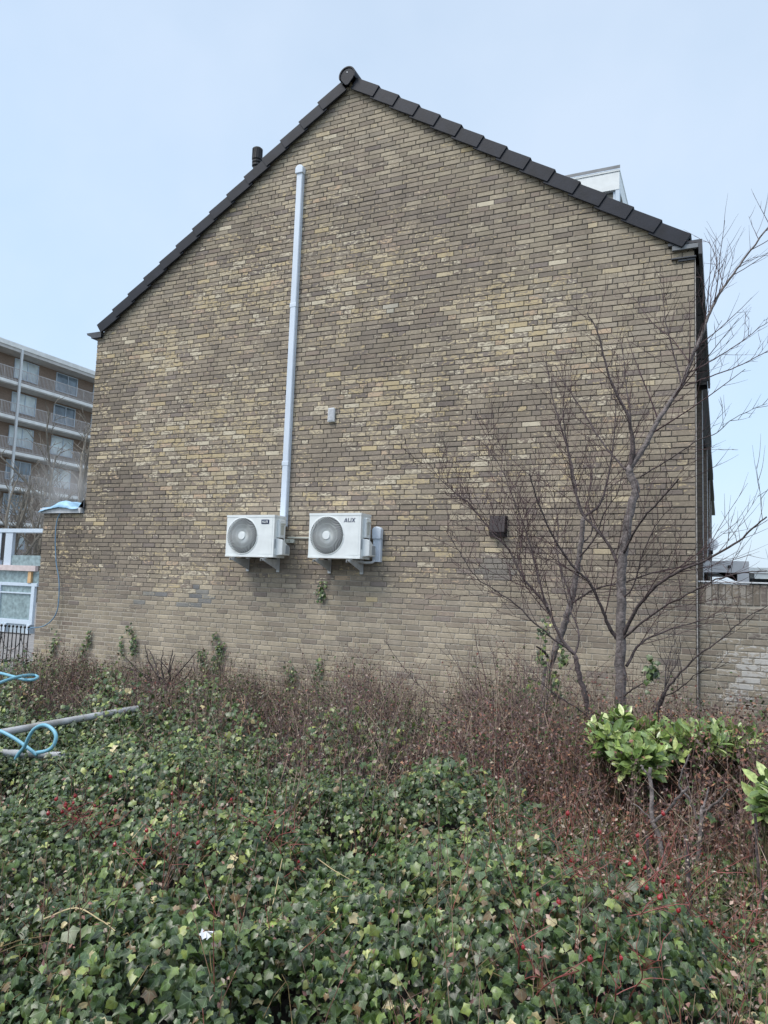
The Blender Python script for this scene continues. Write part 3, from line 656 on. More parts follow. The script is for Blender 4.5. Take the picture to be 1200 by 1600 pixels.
def smooth_path(P_, n=6):
    P_ = [Vector(p) for p in P_]; Q = [P_[0]*2 - P_[1]] + P_ + [P_[-1]*2 - P_[-2]]; out_ = []
    for i in range(1, len(Q) - 2):
        p0, p1, p2, p3 = Q[i-1:i+3]
        for k in range(n):
            t = k/n; out_.append(.5*((2*p1) + (p2-p0)*t + (2*p0-5*p1+4*p2-p3)*t*t + (3*p1-p0-3*p2+p3)*t**3))
    out_.append(Q[-2]); return out_
def hose(pts, r, m, label, name='garden_hose'):
    mb = MB(); mb.tube(smooth_path(pts, 8), r, 8); o = mb.build(name, m, smooth=True); return tag(o, label, 'hose')
hose([(-8.851,-0.020,2.508),(-9.011,-0.022,2.548),(-9.128,-0.024,2.529),(-9.213,-0.025,2.461),(-9.249,-0.028,2.323),(-9.238,-0.032,2.078),(-9.174,-0.038,1.738),(-9.089,-0.042,1.499),(-9.056,-0.046,1.241),(-9.068,-0.050,1.022),(-9.168,-0.053,0.874),(-9.342,-0.056,0.778),(-9.553,-0.059,0.747),(-9.644,-0.060,0.713)], .0085, M_HOSEPALE, 'thin pale blue hose hanging down the brick annex wall in a long curve')
hose([(-6.705,-3.099,0.620), (-6.292,-3.136,0.620), (-6.021,-3.213,0.620), (-5.889,-3.194,0.600), (-5.831,-3.144,0.600), (-5.942,-3.000,0.600), (-6.022,-2.985,0.610), (-5.869,-3.228,0.640), (-5.774,-3.438,0.640), (-5.656,-3.669,0.630), (-5.562,-3.938,0.600)], .0145, M_HOSE, 'light blue hose lying in a flat loop on the plants near the iron fence')
hose([(-4.398,-4.750,0.597),(-4.242,-4.728,0.570),(-4.139,-4.713,0.539),(-4.058,-4.699,0.503),(-3.998,-4.689,0.473),(-3.948,-4.680,0.446)]+[], .0115, M_HOSE, 'straight run of bright blue hose crossing under the fallen pole')
hose([(-4.091,-4.720,0.411),(-4.054,-4.726,0.453),(-4.005,-4.733,0.500),(-3.961,-4.743,0.565),(-3.907,-4.751,0.624),(-3.829,-4.759,0.657),(-3.754,-4.766,0.651),(-3.698,-4.774,0.617),(-3.691,-4.781,0.573),(-3.712,-4.787,0.537),(-3.757,-4.793,0.514),(-3.813,-4.800,0.501)], .0115, M_HOSE, 'bright blue hose standing up in a round loop between the two fallen poles')

def pole(pts, r, label):
    mb = MB(); P_ = [Vector(p) for p in pts]; mb.tube([P_[0].lerp(P_[1], k/12) for k in range(13)], r, 18); o = mb.build('fallen_pole', M_PVCGREY, smooth=False)
    d_ = (P_[1] - P_[0]); 
    tag(o, label, 'pole', 'grey plastic poles lying on the ivy'); 
    # a coupler collar
    return o
pA = Vector((-4.606,-4.722,0.470)); pB = Vector((-4.547,-3.164,0.470))
pole([pA, pB], .026, 'longer grey plastic pole lying slanted across the plants, the upper of the two')
pC = Vector((-4.369,-4.891,0.460)); pD = Vector((-3.882,-4.522,0.420))
pole([pC, pD], .023, 'shorter grey plastic pole half buried in ivy below the blue loop')

# ---------------------------------------------------------------- ground and cover heights
def nz2(x, y, s, o=0): return noise.noise(Vector((x*s + 13.1 + o, y*s - 4.2, o)))
MOUNDS = [((-0.708,-5.363,0.450)[:2], .72, .34), ((-1.227,-4.406,0.450)[:2], .48, .30), ((-3.089,-4.528,0.450)[:2], .75, .24), ((-1.718,-6.406,0.450)[:2], .62, .26), ((-1.319,-6.026,0.400)[:2], .40, .20), ((-2.964,-5.501,0.400)[:2], .50, .22), ((-2.061,-5.359,0.400)[:2], .55, .24), ((-2.095,-4.174,0.400)[:2], .50, .20), ((0.029,-5.328,0.300)[:2], .5, .10), ((-1.286,-5.455,0.400)[:2], .34, .14), ((-4.533,-3.817,0.400)[:2], .6, .12)]
HOLES = [((-1.596,-5.967,0.300)[:2], .13, .30), ((-1.138,-5.533,0.300)[:2], .10, .14)]
def seg_d(x, y, a, b):
    vx, vy = b[0]-a[0], b[1]-a[1]; t = max(0, min(1, ((x-a[0])*vx + (y-a[1])*vy)/(vx*vx + vy*vy))); return math.hypot(x - a[0] - t*vx, y - a[1] - t*vy)
def cover(x, y):
    h = .19 + .10*nz2(x, y, 1.1) + .07*nz2(x, y, 2.7, 3) + .05*nz2(x, y, 4.6, 9) + .03*nz2(x, y, 9.5, 19); m_ = 0
    for (mx_, my_), r_, a_ in MOUNDS:
        q = ((x-mx_)**2 + (y-my_)**2)/(r_*r_)
        if q < 4: m_ = max(m_, 1.3*a_*math.exp(-q**1.9))
    h += m_
    for (mx_, my_), r_, a_ in HOLES: h -= a_*math.exp(-((x-mx_)**2 + (y-my_)**2)/(r_*r_))
    if x < -3 and y < -2.8:
        w = math.exp(-(min(seg_d(x, y, pA, pB), seg_d(x, y, pC, pD))/.22)**2); h = h*(1-w) + .435*w
    return max(.06, h)
def gsheet(name, x0, x1, y0, y1, nx, ny, zf, m):
    mb = MB()
    for j in range(ny+1):
        for i in range(nx+1):
            x = x0 + (x1-x0)*i/nx; y = y0 + (y1-y0)*j/ny; mb.v.append((x, y, zf(x, y)))
    for j in range(ny):
        for i in range(nx):
            a = j*(nx+1) + i; mb.f.append((a, a+1, a+nx+2, a+nx+1)); mb.m.append(0)
    return mb.build(name, m, smooth=True, recalc=False)
M_GROUND = mat('grass_and_paving', (.09, .095, .07), .95, var=.4, scale=.6, bump=.3, bscale=9)
g = MB(); g.face([(-400, -200, -.06), (400, -200, -.06), (400, 600, -.06), (-400, 600, -.06)]); tag(g.build('ground', M_GROUND), kind='structure')
bed = gsheet('planting_bed', -14, 6, -12, -.002, 100, 60, lambda x, y: -.02 + .04*nz2(x, y, .8), M_SOIL); tag(bed, kind='structure')
pv = gsheet('street', -40, -9.9, .3, 30, 2, 2, lambda x, y: -.05, mat('paving', (.20, .195, .19), .9, var=.2, scale=3)); tag(pv, kind='structure')

# ---------------------------------------------------------------- leaf clouds (numpy)
def leaf_material(name, veins=False, rough=.42, spec=.5, trans=True):
    m = bpy.data.materials.new(name); m.use_nodes = True; nt = m.node_tree; p = nt.nodes['Principled BSDF']; l = nt.links.new
    a = nt.nodes.new('ShaderNodeAttribute'); a.attribute_name = 'tint'
    t = nt.nodes.new('ShaderNodeTexCoord'); n = nt.nodes.new('ShaderNodeTexNoise'); n.inputs['Scale'].default_value = 70; l(t.outputs['Object'], n.inputs['Vector'])
    mr = nt.nodes.new('ShaderNodeMapRange'); mr.inputs['From Min'].default_value = .25; mr.inputs['From Max'].default_value = .75; mr.inputs['To Min'].default_value = .6; mr.inputs['To Max'].default_value = 1.4; l(n.outputs['Fac'], mr.inputs['Value'])
    hs = nt.nodes.new('ShaderNodeHueSaturation'); l(mr.outputs[0], hs.inputs['Value']); l(a.outputs['Color'], hs.inputs['Color']); last = hs.outputs[0]
    if veins:
        def Mth(op, x, y=None, z=None):
            q = nt.nodes.new('ShaderNodeMath'); q.operation = op
            for i, v in enumerate((x, y, z)):
                if v is None: continue
                if isinstance(v, (int, float)): q.inputs[i].default_value = v
                else: l(v, q.inputs[i])
            return q.outputs[0]
        uv = nt.nodes.new('ShaderNodeUVMap'); uv.uv_map = 'leaf'; s_ = nt.nodes.new('ShaderNodeSeparateXYZ'); l(uv.outputs[0], s_.inputs[0])
        ang_ = Mth('ARCTAN2', s_.outputs[0], s_.outputs[1]); rad = Mth('POWER', Mth('ADD', Mth('MULTIPLY', s_.outputs[0], s_.outputs[0]), Mth('MULTIPLY', s_.outputs[1], s_.outputs[1])), .5)
        tri = Mth('PINGPONG', Mth('ADD', ang_, 0.0), .43); dist = Mth('MULTIPLY', rad, Mth('SINE', tri))
        msk = Mth('LESS_THAN', dist, .022); msk = Mth('MULTIPLY', msk, .28)
        mx_ = nt.nodes.new('ShaderNodeMix'); mx_.data_type = 'RGBA'; l(msk, mx_.inputs[0]); l(last, mx_.inputs[6]); mx_.inputs[7].default_value = (.22, .30, .18, 1); last = mx_.outputs[2]
    l(last, p.inputs['Base Color']); p.inputs['Roughness'].default_value = rough; p.inputs['Specular IOR Level'].default_value = spec
    return m
M_IVY = leaf_material('ivy_leaf', True, .34, .5); M_LEAF = leaf_material('laurel_leaf', False, .25, .7); M_DRY = leaf_material('dry_leaf', False, .8, .2); M_STEMC = leaf_material('stem', False, .8, .2)

IVY_SHAPE = np.array([(0,.24,.03), (0,0,-.02), (.30,-.14,-.06), (.42,.10,-.04), (.60,.34,-.12), (.34,.50,-.02), (0,.98,-.14), (-.34,.50,-.02), (-.60,.34,-.12), (-.42,.10,-.04), (-.30,-.14,-.06)])
IVY_TRI = np.array([(0,i,i+1) for i in range(1,10)] + [(0,10,1)])
OV = np.array([(0,0,0), (.17,.22,.03), (.24,.5,.04), (.17,.8,.02), (0,1.05,-.06), (-.17,.8,.02), (-.24,.5,.04), (-.17,.22,.03), (0,.5,-.02)])
OV_TRI = np.array([(8,i,(i+1) % 8) for i in range(8)])
SM = np.array([(0,0,0), (.28,.45,.10), (0,1,-.05), (-.28,.45,.10)]); SM_TRI = np.array([(0,1,2),(0,2,3)])
def leaf_cloud(shape, tris, pos, nrm, tip, size, cols, uv=True, curl=0.0):
    """pos,nrm,tip: (n,3); tip projected to leaf plane; returns arrays"""
    n = len(pos); nrm = nrm/np.linalg.norm(nrm, axis=1, keepdims=True)
    tip = tip - nrm*np.sum(tip*nrm, axis=1, keepdims=True); tip /= np.linalg.norm(tip, axis=1, keepdims=True) + 1e-9
    sx = np.cross(tip, nrm); k = len(shape)
    zc = rng.uniform(.5, 1.6, n)[:, None] + curl; wd = rng.uniform(.85, 1.15, n)[:, None]
    V = pos[:, None, :] + size[:, None, None]*(sx[:, None, :]*(shape[None, :, 0]*wd)[:, :, None] + tip[:, None, :]*shape[None, :, 1][:, :, None] + nrm[:, None, :]*(shape[None, :, 2]*zc)[:, :, None])
    F = (tris[None] + (np.arange(n)*k)[:, None, None]).reshape(-1, 3)
    C = np.repeat(cols, k, axis=0); UV = np.tile(shape[:, :2] - np.array([0, .0]), (n, 1))
    return V.reshape(-1, 3), F, C, UV
def np_mesh(name, parts, mats, uvname=None, smooth=False):
    """parts: list of (V,F,C,UV,matindex)"""
    Vs, Fs, Cs, Us, Ms = [], [], [], [], []; o_ = 0
    for V, F, C, UV, mi in parts:
        Vs.append(V); Fs.append(F + o_); Cs.append(C); Us.append(UV); Ms.append(np.full(len(F), mi)); o_ += len(V)
    V = np.concatenate(Vs); F = np.concatenate(Fs); C = np.concatenate(Cs); U = np.concatenate(Us); Mi = np.concatenate(Ms)
    me = bpy.data.meshes.new(name); me.vertices.add(len(V)); me.vertices.foreach_set('co', V.astype(np.float32).ravel())
    me.loops.add(F.size); me.loops.foreach_set('vertex_index', F.astype(np.int32).ravel())
    me.polygons.add(len(F)); me.polygons.foreach_set('loop_start', np.arange(0, F.size, 3, dtype=np.int32)); me.polygons.foreach_set('loop_total', np.full(len(F), 3, dtype=np.int32))
    for m in mats: me.materials.append(m)
    me.polygons.foreach_set('material_index', Mi.astype(np.int32))
    if smooth: me.polygons.foreach_set('use_smooth', np.ones(len(F), dtype=bool))
    me.update(calc_edges=True)
    at = me.attributes.new('tint', 'FLOAT_COLOR', 'POINT'); c4 = np.ones((len(V), 4), dtype=np.float32); c4[:, :3] = C; at.data.foreach_set('color', c4.ravel())
    if uvname:
        uvl = me.uv_layers.new(name=uvname); uvl.data.foreach_set('uv', U[F.ravel()].astype(np.float32).ravel())
    o = bpy.data.objects.new(name, me); COL.objects.link(o); return o
def stems_arrays(paths, col):
    """paths: list of (points, r0, r1); 3-sided tubes -> triangle arrays"""
    V = []; F = []; C = []
    for pi, (pts, r0, r1) in enumerate(paths):
        n = len(pts); b = len(V); c_ = col(pi) if callable(col) else col
        P_ = [Vector(p) for p in pts]
        for i in range(n):
            t = (P_[min(i+1, n-1)] - P_[max(i-1, 0)]).normalized(); a = t.orthogonal().normalized() if abs(t.z) < .8 else t.cross(Vector((0, 1, 0))).normalized(); bb = t.cross(a); r = r0 + (r1-r0)*i/(n-1)
            for k in range(3):
                an = 2.094*k; V.append(tuple(P_[i] + (a*math.cos(an) + bb*math.sin(an))*r)); C.append(c_)
        for i in range(n-1):
            for k in range(3):
                k2 = (k+1) % 3; q = (b+i*3+k, b+i*3+k2, b+(i+1)*3+k2, b+(i+1)*3+k); F.append((q[0], q[1], q[2])); F.append((q[0], q[2], q[3]))
    return np.array(V), np.array(F), np.array(C), np.zeros((len(V), 2))
def inview(x, y, m=1.5):
    """keep the plants the picture (or a step aside) can see"""
    dx, dy = x, y + 8.13; dpt = -.417*dx + .904*dy; lat = .909*dx + .417*dy
    return dpt > 1.1 and abs(lat) < dpt*.53 + m

# ---- IVY
def ivy_density(x, y):
    # ivy belongs to the front of the bed, thinning out towards the wall
    edge = -3.05 + .35*nz2(x, y, .7, 5) + (.55 if x < -3.4 else 0) + (.2 if x > -.6 else 0)
    t = (edge - y)/.5; d_ = max(0, min(1, t))
    if x > -1.0: d_ = max(0, min(1, (-3.2 - y)/.4)) * .8
    g_ = nz2(x, y, 2.2, 11)
    if g_ < -.22: d_ *= .30
    if nz2(x, y, 5.5, 17) < -.30: d_ *= .25
    return d_
def greens(n, x, y):
    base = np.array([(.016,.036,.010), (.028,.060,.015), (.046,.088,.021), (.062,.108,.032), (.100,.155,.045), (.034,.066,.028), (.16,.22,.06), (.26,.31,.11), (.12,.085,.045), (.36,.33,.20)])  # wide light-to-dark spread paints lit leaves and shaded gaps into the palette
    w = np.array([.20,.20,.17,.14,.12,.06,.05,.018,.035,.010]); w = w/w.sum()
    c = base[rng.choice(len(base), n, p=w)] * rng.uniform(.62, 1.3, (n, 1)) * np.array([1.16, 1.06, .92])
    return c
pos = []; tries = 0
def gradn(x, y, e=.05): return np.array([-(cover(x+e, y) - cover(x-e, y))/(2*e), -(cover(x, y+e) - cover(x, y-e))/(2*e), 1.0])
TARGET = 160000
nr = np.random.default_rng(3); NRM = []; SZ = []
while len(pos) < TARGET and tries < 2200000:
    tries += 1
    x = nr.uniform(-8.8, 3.6); y = nr.uniform(-7.9, -1.7)
    if not inview(x, y): continue
    dist = math.hypot(x, y + 8.13)
    if nr.random() > (1.0 if dist < 3.6 else .72): continue
    if nr.random() > ivy_density(x, y): continue
    h = cover(x, y); lay = nr.random(); z = h - .25*lay**1.6 + .08*nr.random()*nr.random()
    gn = gradn(x, y) if lay < .8 else np.array([0, 0, 1.])
    gn = gn/np.linalg.norm(gn)
    pos.append((x, y, z)); NRM.append(gn + np.array([0, -.55, .0]) + nr.normal(0, .50, 3)); SZ.append(.015 + .023*nr.random() + (.012 if nr.random() < .06 else 0))
pos = np.array(pos); NRM = np.array(NRM); SZ = np.array(SZ); NRM[:, 2] = np.abs(NRM[:, 2]) + .1
tipd = nr.normal(0, .55, (len(pos), 3)) + np.array([0, -.55, -.75])
IVY_ROUND = np.array([(0,.26,.06), (0,0,-.02), (.26,-.12,-.05), (.44,.06,-.10), (.50,.30,-.12), (.34,.60,-.08), (0,.92,-.22), (-.34,.60,-.08), (-.50,.30,-.12), (-.44,.06,-.10), (-.26,-.12,-.05)])
IVY_CURL = np.array([(0,.24,-.10), (0,0,-.02), (.24,-.10,.05), (.34,.12,.12), (.44,.38,.18), (.24,.54,.06), (.05,1.02,-.30), (-.20,.52,.08), (-.46,.30,.22), (-.36,.08,.14), (-.26,-.12,.06)])
gcol = greens(len(pos), 0, 0); pickl = nr.random(len(pos)); ivyps = []
for shp, lo_, hi_ in ((IVY_SHAPE, 0, .50), (IVY_ROUND, .50, .76), (IVY_CURL, .76, 1.01)):
    k_ = (pickl >= lo_) & (pickl < hi_); ivyps.append((*leaf_cloud(shp, IVY_TRI, pos[k_], NRM[k_], tipd[k_], SZ[k_], gcol[k_]), 0))
runners = []
for k in range(1500):
    i = nr.integers(len(pos)); p = Vector(pos[i]) - Vector((0, 0, .02)); a_ = nr.uniform(0, 6.28); pts = [p]
    for q in range(5):
        a_ += nr.uniform(-.5, .5); p = p + Vector((math.cos(a_)*.05, math.sin(a_)*.05, 0)); pts.append(Vector((p.x, p.y, cover(p.x, p.y) + nr.uniform(-.03, .015))))
    runners.append((pts, .0022, .001))
ivy = np_mesh('ivy_ground_cover', ivyps + [(*stems_arrays(runners, (.16, .12, .06)), 1)], [M_IVY, M_STEMC], 'leaf')
tag(ivy, kind='stuff', cat='ivy', label='dense dark green ivy covering the whole foreground bed')
# litter surface just under the leaves, painted near black for the shaded gaps
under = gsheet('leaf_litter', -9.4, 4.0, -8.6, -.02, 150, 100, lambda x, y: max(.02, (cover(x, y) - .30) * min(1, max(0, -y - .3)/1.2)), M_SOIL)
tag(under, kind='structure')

# ---- DRY UNDERGROWTH between ivy and wall
def stem_path(x, y, z, h, lean, n=6, wob=.06):
    a_ = random.uniform(0, 6.28); pts = [Vector((x, y, z))]; d_ = Vector((math.cos(a_)*lean, math.sin(a_)*lean, 1)).normalized()
    for i in range(n):
        d_ = (d_ + Vector((random.gauss(0, wob), random.gauss(0, wob), random.gauss(0, wob*.4)))).normalized()
        q = pts[-1] + d_*(h/n); q.y = min(q.y, -.03); pts.append(q)
    return pts
def undergrowth(name, region, n, hr, colf, leafcols, leafn, lsize, leafshape=(SM, SM_TRI), lean=.35, rs=.0022, sub=3, seed=1):
    random.seed(seed); paths = []; lp = []; 
    for _ in range(n):
        for _t in range(60):
            x = random.uniform(*region[0]); y = random.uniform(*region[1])
            if inview(x, y, 1.3) and random.random() < region[2](x, y): break
        else: continue
        h = random.uniform(*hr) * region[3](x, y); z0 = max(0, (cover(x, y) - .25) * min(1, max(0, -y - .3)/1.2))
        pts = stem_path(x, y, z0, h, random.uniform(0, lean)); paths.append((pts, rs, rs*.45))
        for s_ in range(random.randint(1, sub)):
            i = random.randint(2, 5); b0 = pts[i]; sp = stem_path(b0.x, b0.y, b0.z, h*random.uniform(.2, .45), 1.2, 3); paths.append((sp, rs*.6, rs*.3))
            for _k in range(leafn):
                if random.random() < .5: lp.append(random.choice(sp) + Vector((random.gauss(0, .012), random.gauss(0, .012), random.gauss(0, .012))))
        for _k in range(leafn):
            lp.append(pts[random.randint(2, 6)].lerp(pts[random.randint(1, 6)], random.random()*.5) + Vector((random.gauss(0, .02), random.gauss(0, .02), random.gauss(0, .02))))
    for i in range(len(lp)):
        if lp[i].y > -.02: lp[i].y = -.02
    P_ = np.array([tuple(v) for v in lp]); m_ = len(P_)
    cols = np.array(leafcols)[rng.integers(0, len(leafcols), m_)] * rng.uniform(.75, 1.25, (m_, 1))
    lc = leaf_cloud(*leafshape, P_, rng.normal(0, 1, (m_, 3)) + np.array([0, -.3, .4]), rng.normal(0, 1, (m_, 3)) + np.array([0, 0, -.4]), rng.uniform(*lsize, m_), cols)
    sc_ = colf
    o = np_mesh(name, [(*lc, 0), (*stems_arrays(paths, lambda i: sc_[i % len(sc_)]), 1)], [M_DRY, M_STEMC], 'leaf')
    return o
BROWNS = [(.21,.135,.115), (.27,.19,.155), (.16,.10,.10), (.36,.27,.20), (.22,.16,.15), (.10,.07,.07), (.44,.36,.27)]
MAUVE = [(.20,.145,.14), (.15,.105,.105), (.26,.20,.17), (.20,.165,.155), (.36,.30,.23), (.06,.10,.035), (.08,.13,.045), (.10,.12,.05), (.26,.17,.12), (.22,.09,.075), (.05,.085,.035), (.13,.10,.09)]
hx = lambda x, y: 1.0
# (1) middle: mauve-brown twiggy mass
TUFT = [((-1.623,-2.089,0.400)[:2], .55, .38), ((-2.454,-2.665,0.400)[:2], .5, .18), ((-4.548,-2.771,0.400)[:2], .5, .15)]
def hmid(x, y): return ((.84 if x < -3.2 else 1.04) + sum(a_*math.exp(-((x-c_[0])**2 + (y-c_[1])**2)/(r_*r_)) for c_, r_, a_ in TUFT))*max(.35, .80 + .75*nz2(x, y, 1.15, 21) + .25*nz2(x, y, 3.5, 22))
def clump(x, y): return max(.12, min(1, .75 + 1.7*nz2(x, y, 1.9, 71)))
o = undergrowth('dry_undergrowth', ((-9.4, 2.6), (-4.6, -.08), lambda x, y: clump(x, y) * (1.0 if y > -3.0 else (.6 if y > -3.7 else .2)) * (.22 if (x < -3.0 and -4.3 < y < -2.7) else 1), hmid), 4200, (.36, .90), BROWNS, MAUVE, 6, (.014, .034), seed=11, rs=.0034, lean=.55)
tag(o, kind='stuff', cat='undergrowth', label='tangle of brown and mauve dry winter stems between the ivy and the gable')
# (2) right: reddish brown dead-leaved hedge
def dhedge(x, y): return 1.0
o = undergrowth('dry_hedge', ((-1.9, 2.9), (-3.75, -1.9), lambda x, y: clump(x + 3, y) * (1 if y > -3.45 else .4), lambda x, y: .8 + .3*nz2(x, y, 1.4, 31) + (.15 if y > -3.4 and x > -.9 else 0)), 2200, (.46, .90), BROWNS + [(.26,.16,.10)], [(.24,.115,.085), (.18,.09,.07), (.30,.16,.10), (.16,.10,.095), (.26,.19,.17), (.13,.085,.08), (.06,.10,.035), (.10,.07,.065)], 11, (.016, .036), seed=12)
tag(o, kind='stuff', cat='hedge', label='reddish brown dead-leaved hedge growth below and around the laurel')
def hlow(x, y): return 1.0
o = undergrowth('dry_stems', ((-3.6, 2.6), (-7.0, -3.6), lambda x, y: (.9 if x > -.85 else .10 + .8*max(0, nz2(x, y, 1.8, 61))), hlow), 1000, (.28, .60), [(.24,.15,.10), (.19,.10,.08), (.30,.22,.15), (.16,.11,.09), (.14,.14,.07), (.26,.09,.07)], [(.27,.15,.12), (.22,.17,.15), (.34,.25,.20), (.20,.11,.10), (.36,.30,.24)], 5, (.010, .024), rs=.0024, seed=14, lean=.45)
tag(o, kind='stuff', cat='undergrowth', label='sparse dry stems with small curled leaves standing out of the front ivy')
# (3) green scraps mixed into the dry plants
pp = []; 
for _ in range(34000):
    x = random.uniform(-9.3, 1.2); y = random.uniform(-3.9, -.1)
    if not inview(x, y, 1.2): continue
    q = nz2(x, y, 1.3, 41)
    if random.random() > .22 + 1.5*q + (.2 if x < -5.5 else 0): continue
    base = (cover(x, y) - .1)*min(1, max(0, -y-.1)/1.0); pp.append((x, y, max(.05, base) + random.uniform(0, .20 + .5*max(0, q))))
pp = np.array(pp); n_ = len(pp)
lc = leaf_cloud(IVY_SHAPE, IVY_TRI, pp, rng.normal(0, .5, (n_, 3)) + np.array([0, -.6, .7]), rng.normal(0, .5, (n_, 3)) + np.array([0, -.3, -.7]), rng.uniform(.028, .048, n_), greens(n_, 0, 0)*1.05)
o = np_mesh('creeping_ivy', [(*lc, 0)], [M_IVY], 'leaf'); tag(o, kind='stuff', cat='ivy', label='scattered ivy sprigs creeping through the dry stems near the wall')

# ---------------------------------------------------------------- individual plants
def twigs_from(mb_, path, r0, lev, spread=.9, every=.09, lmin=.12, lmax=.5, ymax=-.08, bias=Vector((0, 0, .55)), rs=.5, start=.12, rmin=.0022):
    """side shoots along a path, recursive"""
    L_ = [0]
    for a_, b_ in zip(path, path[1:]): L_.append(L_[-1] + (b_ - a_).length)
    tot = L_[-1]; s_ = tot*start + random.uniform(0, every)
    while s_ < tot:
        i = max(k for k in range(len(L_)) if L_[k] <= s_); i = min(i, len(path) - 2)
        f = (s_ - L_[i])/max(1e-6, L_[i+1] - L_[i]); p = path[i].lerp(path[i+1], f); t = (path[i+1] - path[i]).normalized()
        side = t.cross(Vector((random.gauss(0, 1), random.gauss(0, 1), random.gauss(0, 1)))).normalized(); side.y *= .75
        d_ = (t*random.uniform(.5, 1.0) + side*spread*random.uniform(.6, 1.1) + bias*random.uniform(.2, .9)).normalized()
        ln = random.uniform(lmin, lmax) * (1.1 - .55*s_/tot); n = 5; q = [p]
        for k in range(n):
            d_ = (d_ + Vector((random.gauss(0, .045), random.gauss(0, .045), random.gauss(0, .035) + .045))).normalized(); w = q[-1] + d_*(ln/n)
            if w.y > ymax: w.y = ymax - random.uniform(0, .02); d_.y = -abs(d_.y)
            q.append(w)
        r_ = max(rmin, r0*rs*(1 - .5*s_/tot) * (.5 + .5*ln/lmax))
        mb_.tube(q, [r_*(1 - .7*k/n) for k in range(n+1)], 4 if lev > 1 else 3, cap=False)
        if lev > 1: twigs_from(mb_, q, r_, lev-1, spread, every*1.1, lmin*.5, lmax*.5, ymax, bias, .6, .2, rmin)
        s_ += every*random.uniform(.6, 1.5)
def jig(path, n=5, a=.006):
    P_ = smooth_path(path, n); return [p + Vector((random.gauss(0, a), random.gauss(0, a), random.gauss(0, a))) for p in P_]
M_BARK = mat('grey_bark', (.080, .062, .062), .85, var=.5, scale=22, bump=1, bscale=70)
M_BARK2 = mat('pale_grey_bark', (.165, .142, .137), .85, var=.5, scale=24, bump=1, bscale=60)
M_TWIG = mat('red_brown_twig', (.066, .036, .038), .7, var=.25, scale=9)
M_TWIGD = mat('dark_twig', (.032, .023, .024), .7, var=.25, scale=9)

def tree(name, base, label, trunk, limbs, barkm, twigm, seed, group=None, cat='tree', **kw):
    random.seed(seed); r = empty(name, base, label, cat, group)
    mb = MB()
    for path, r0, r1 in trunk:
        P_ = jig(path, 6, .0035); n = len(P_); mb.tube(P_, [.95*(r0 + (r1-r0)*(i/(n-1))**.9) for i in range(n)], 12)
    keep(mb.build('trunk', barkm, smooth=True), r)
    cr_ = MB()
    for path, r0, r1, lev, ln in limbs:
        P_ = jig(path, 5, .0025); n = len(P_); rad = [.80*(r0 + (r1-r0)*(i/(n-1))**.75) for i in range(n)]
        lm = MB(); lm.tube(P_, rad, 8, cap=False); keep(lm.build('limb', barkm if r0 > .025 else (M_BARK if r0 > .0085 else twigm), smooth=True), r)
        if lev: twigs_from(cr_, P_, max(r0*.5, .0055), max(lev, 2), lmax=ln*1.6, **kw)
    keep(cr_.build('twigs', twigm, recalc=False), r); return r

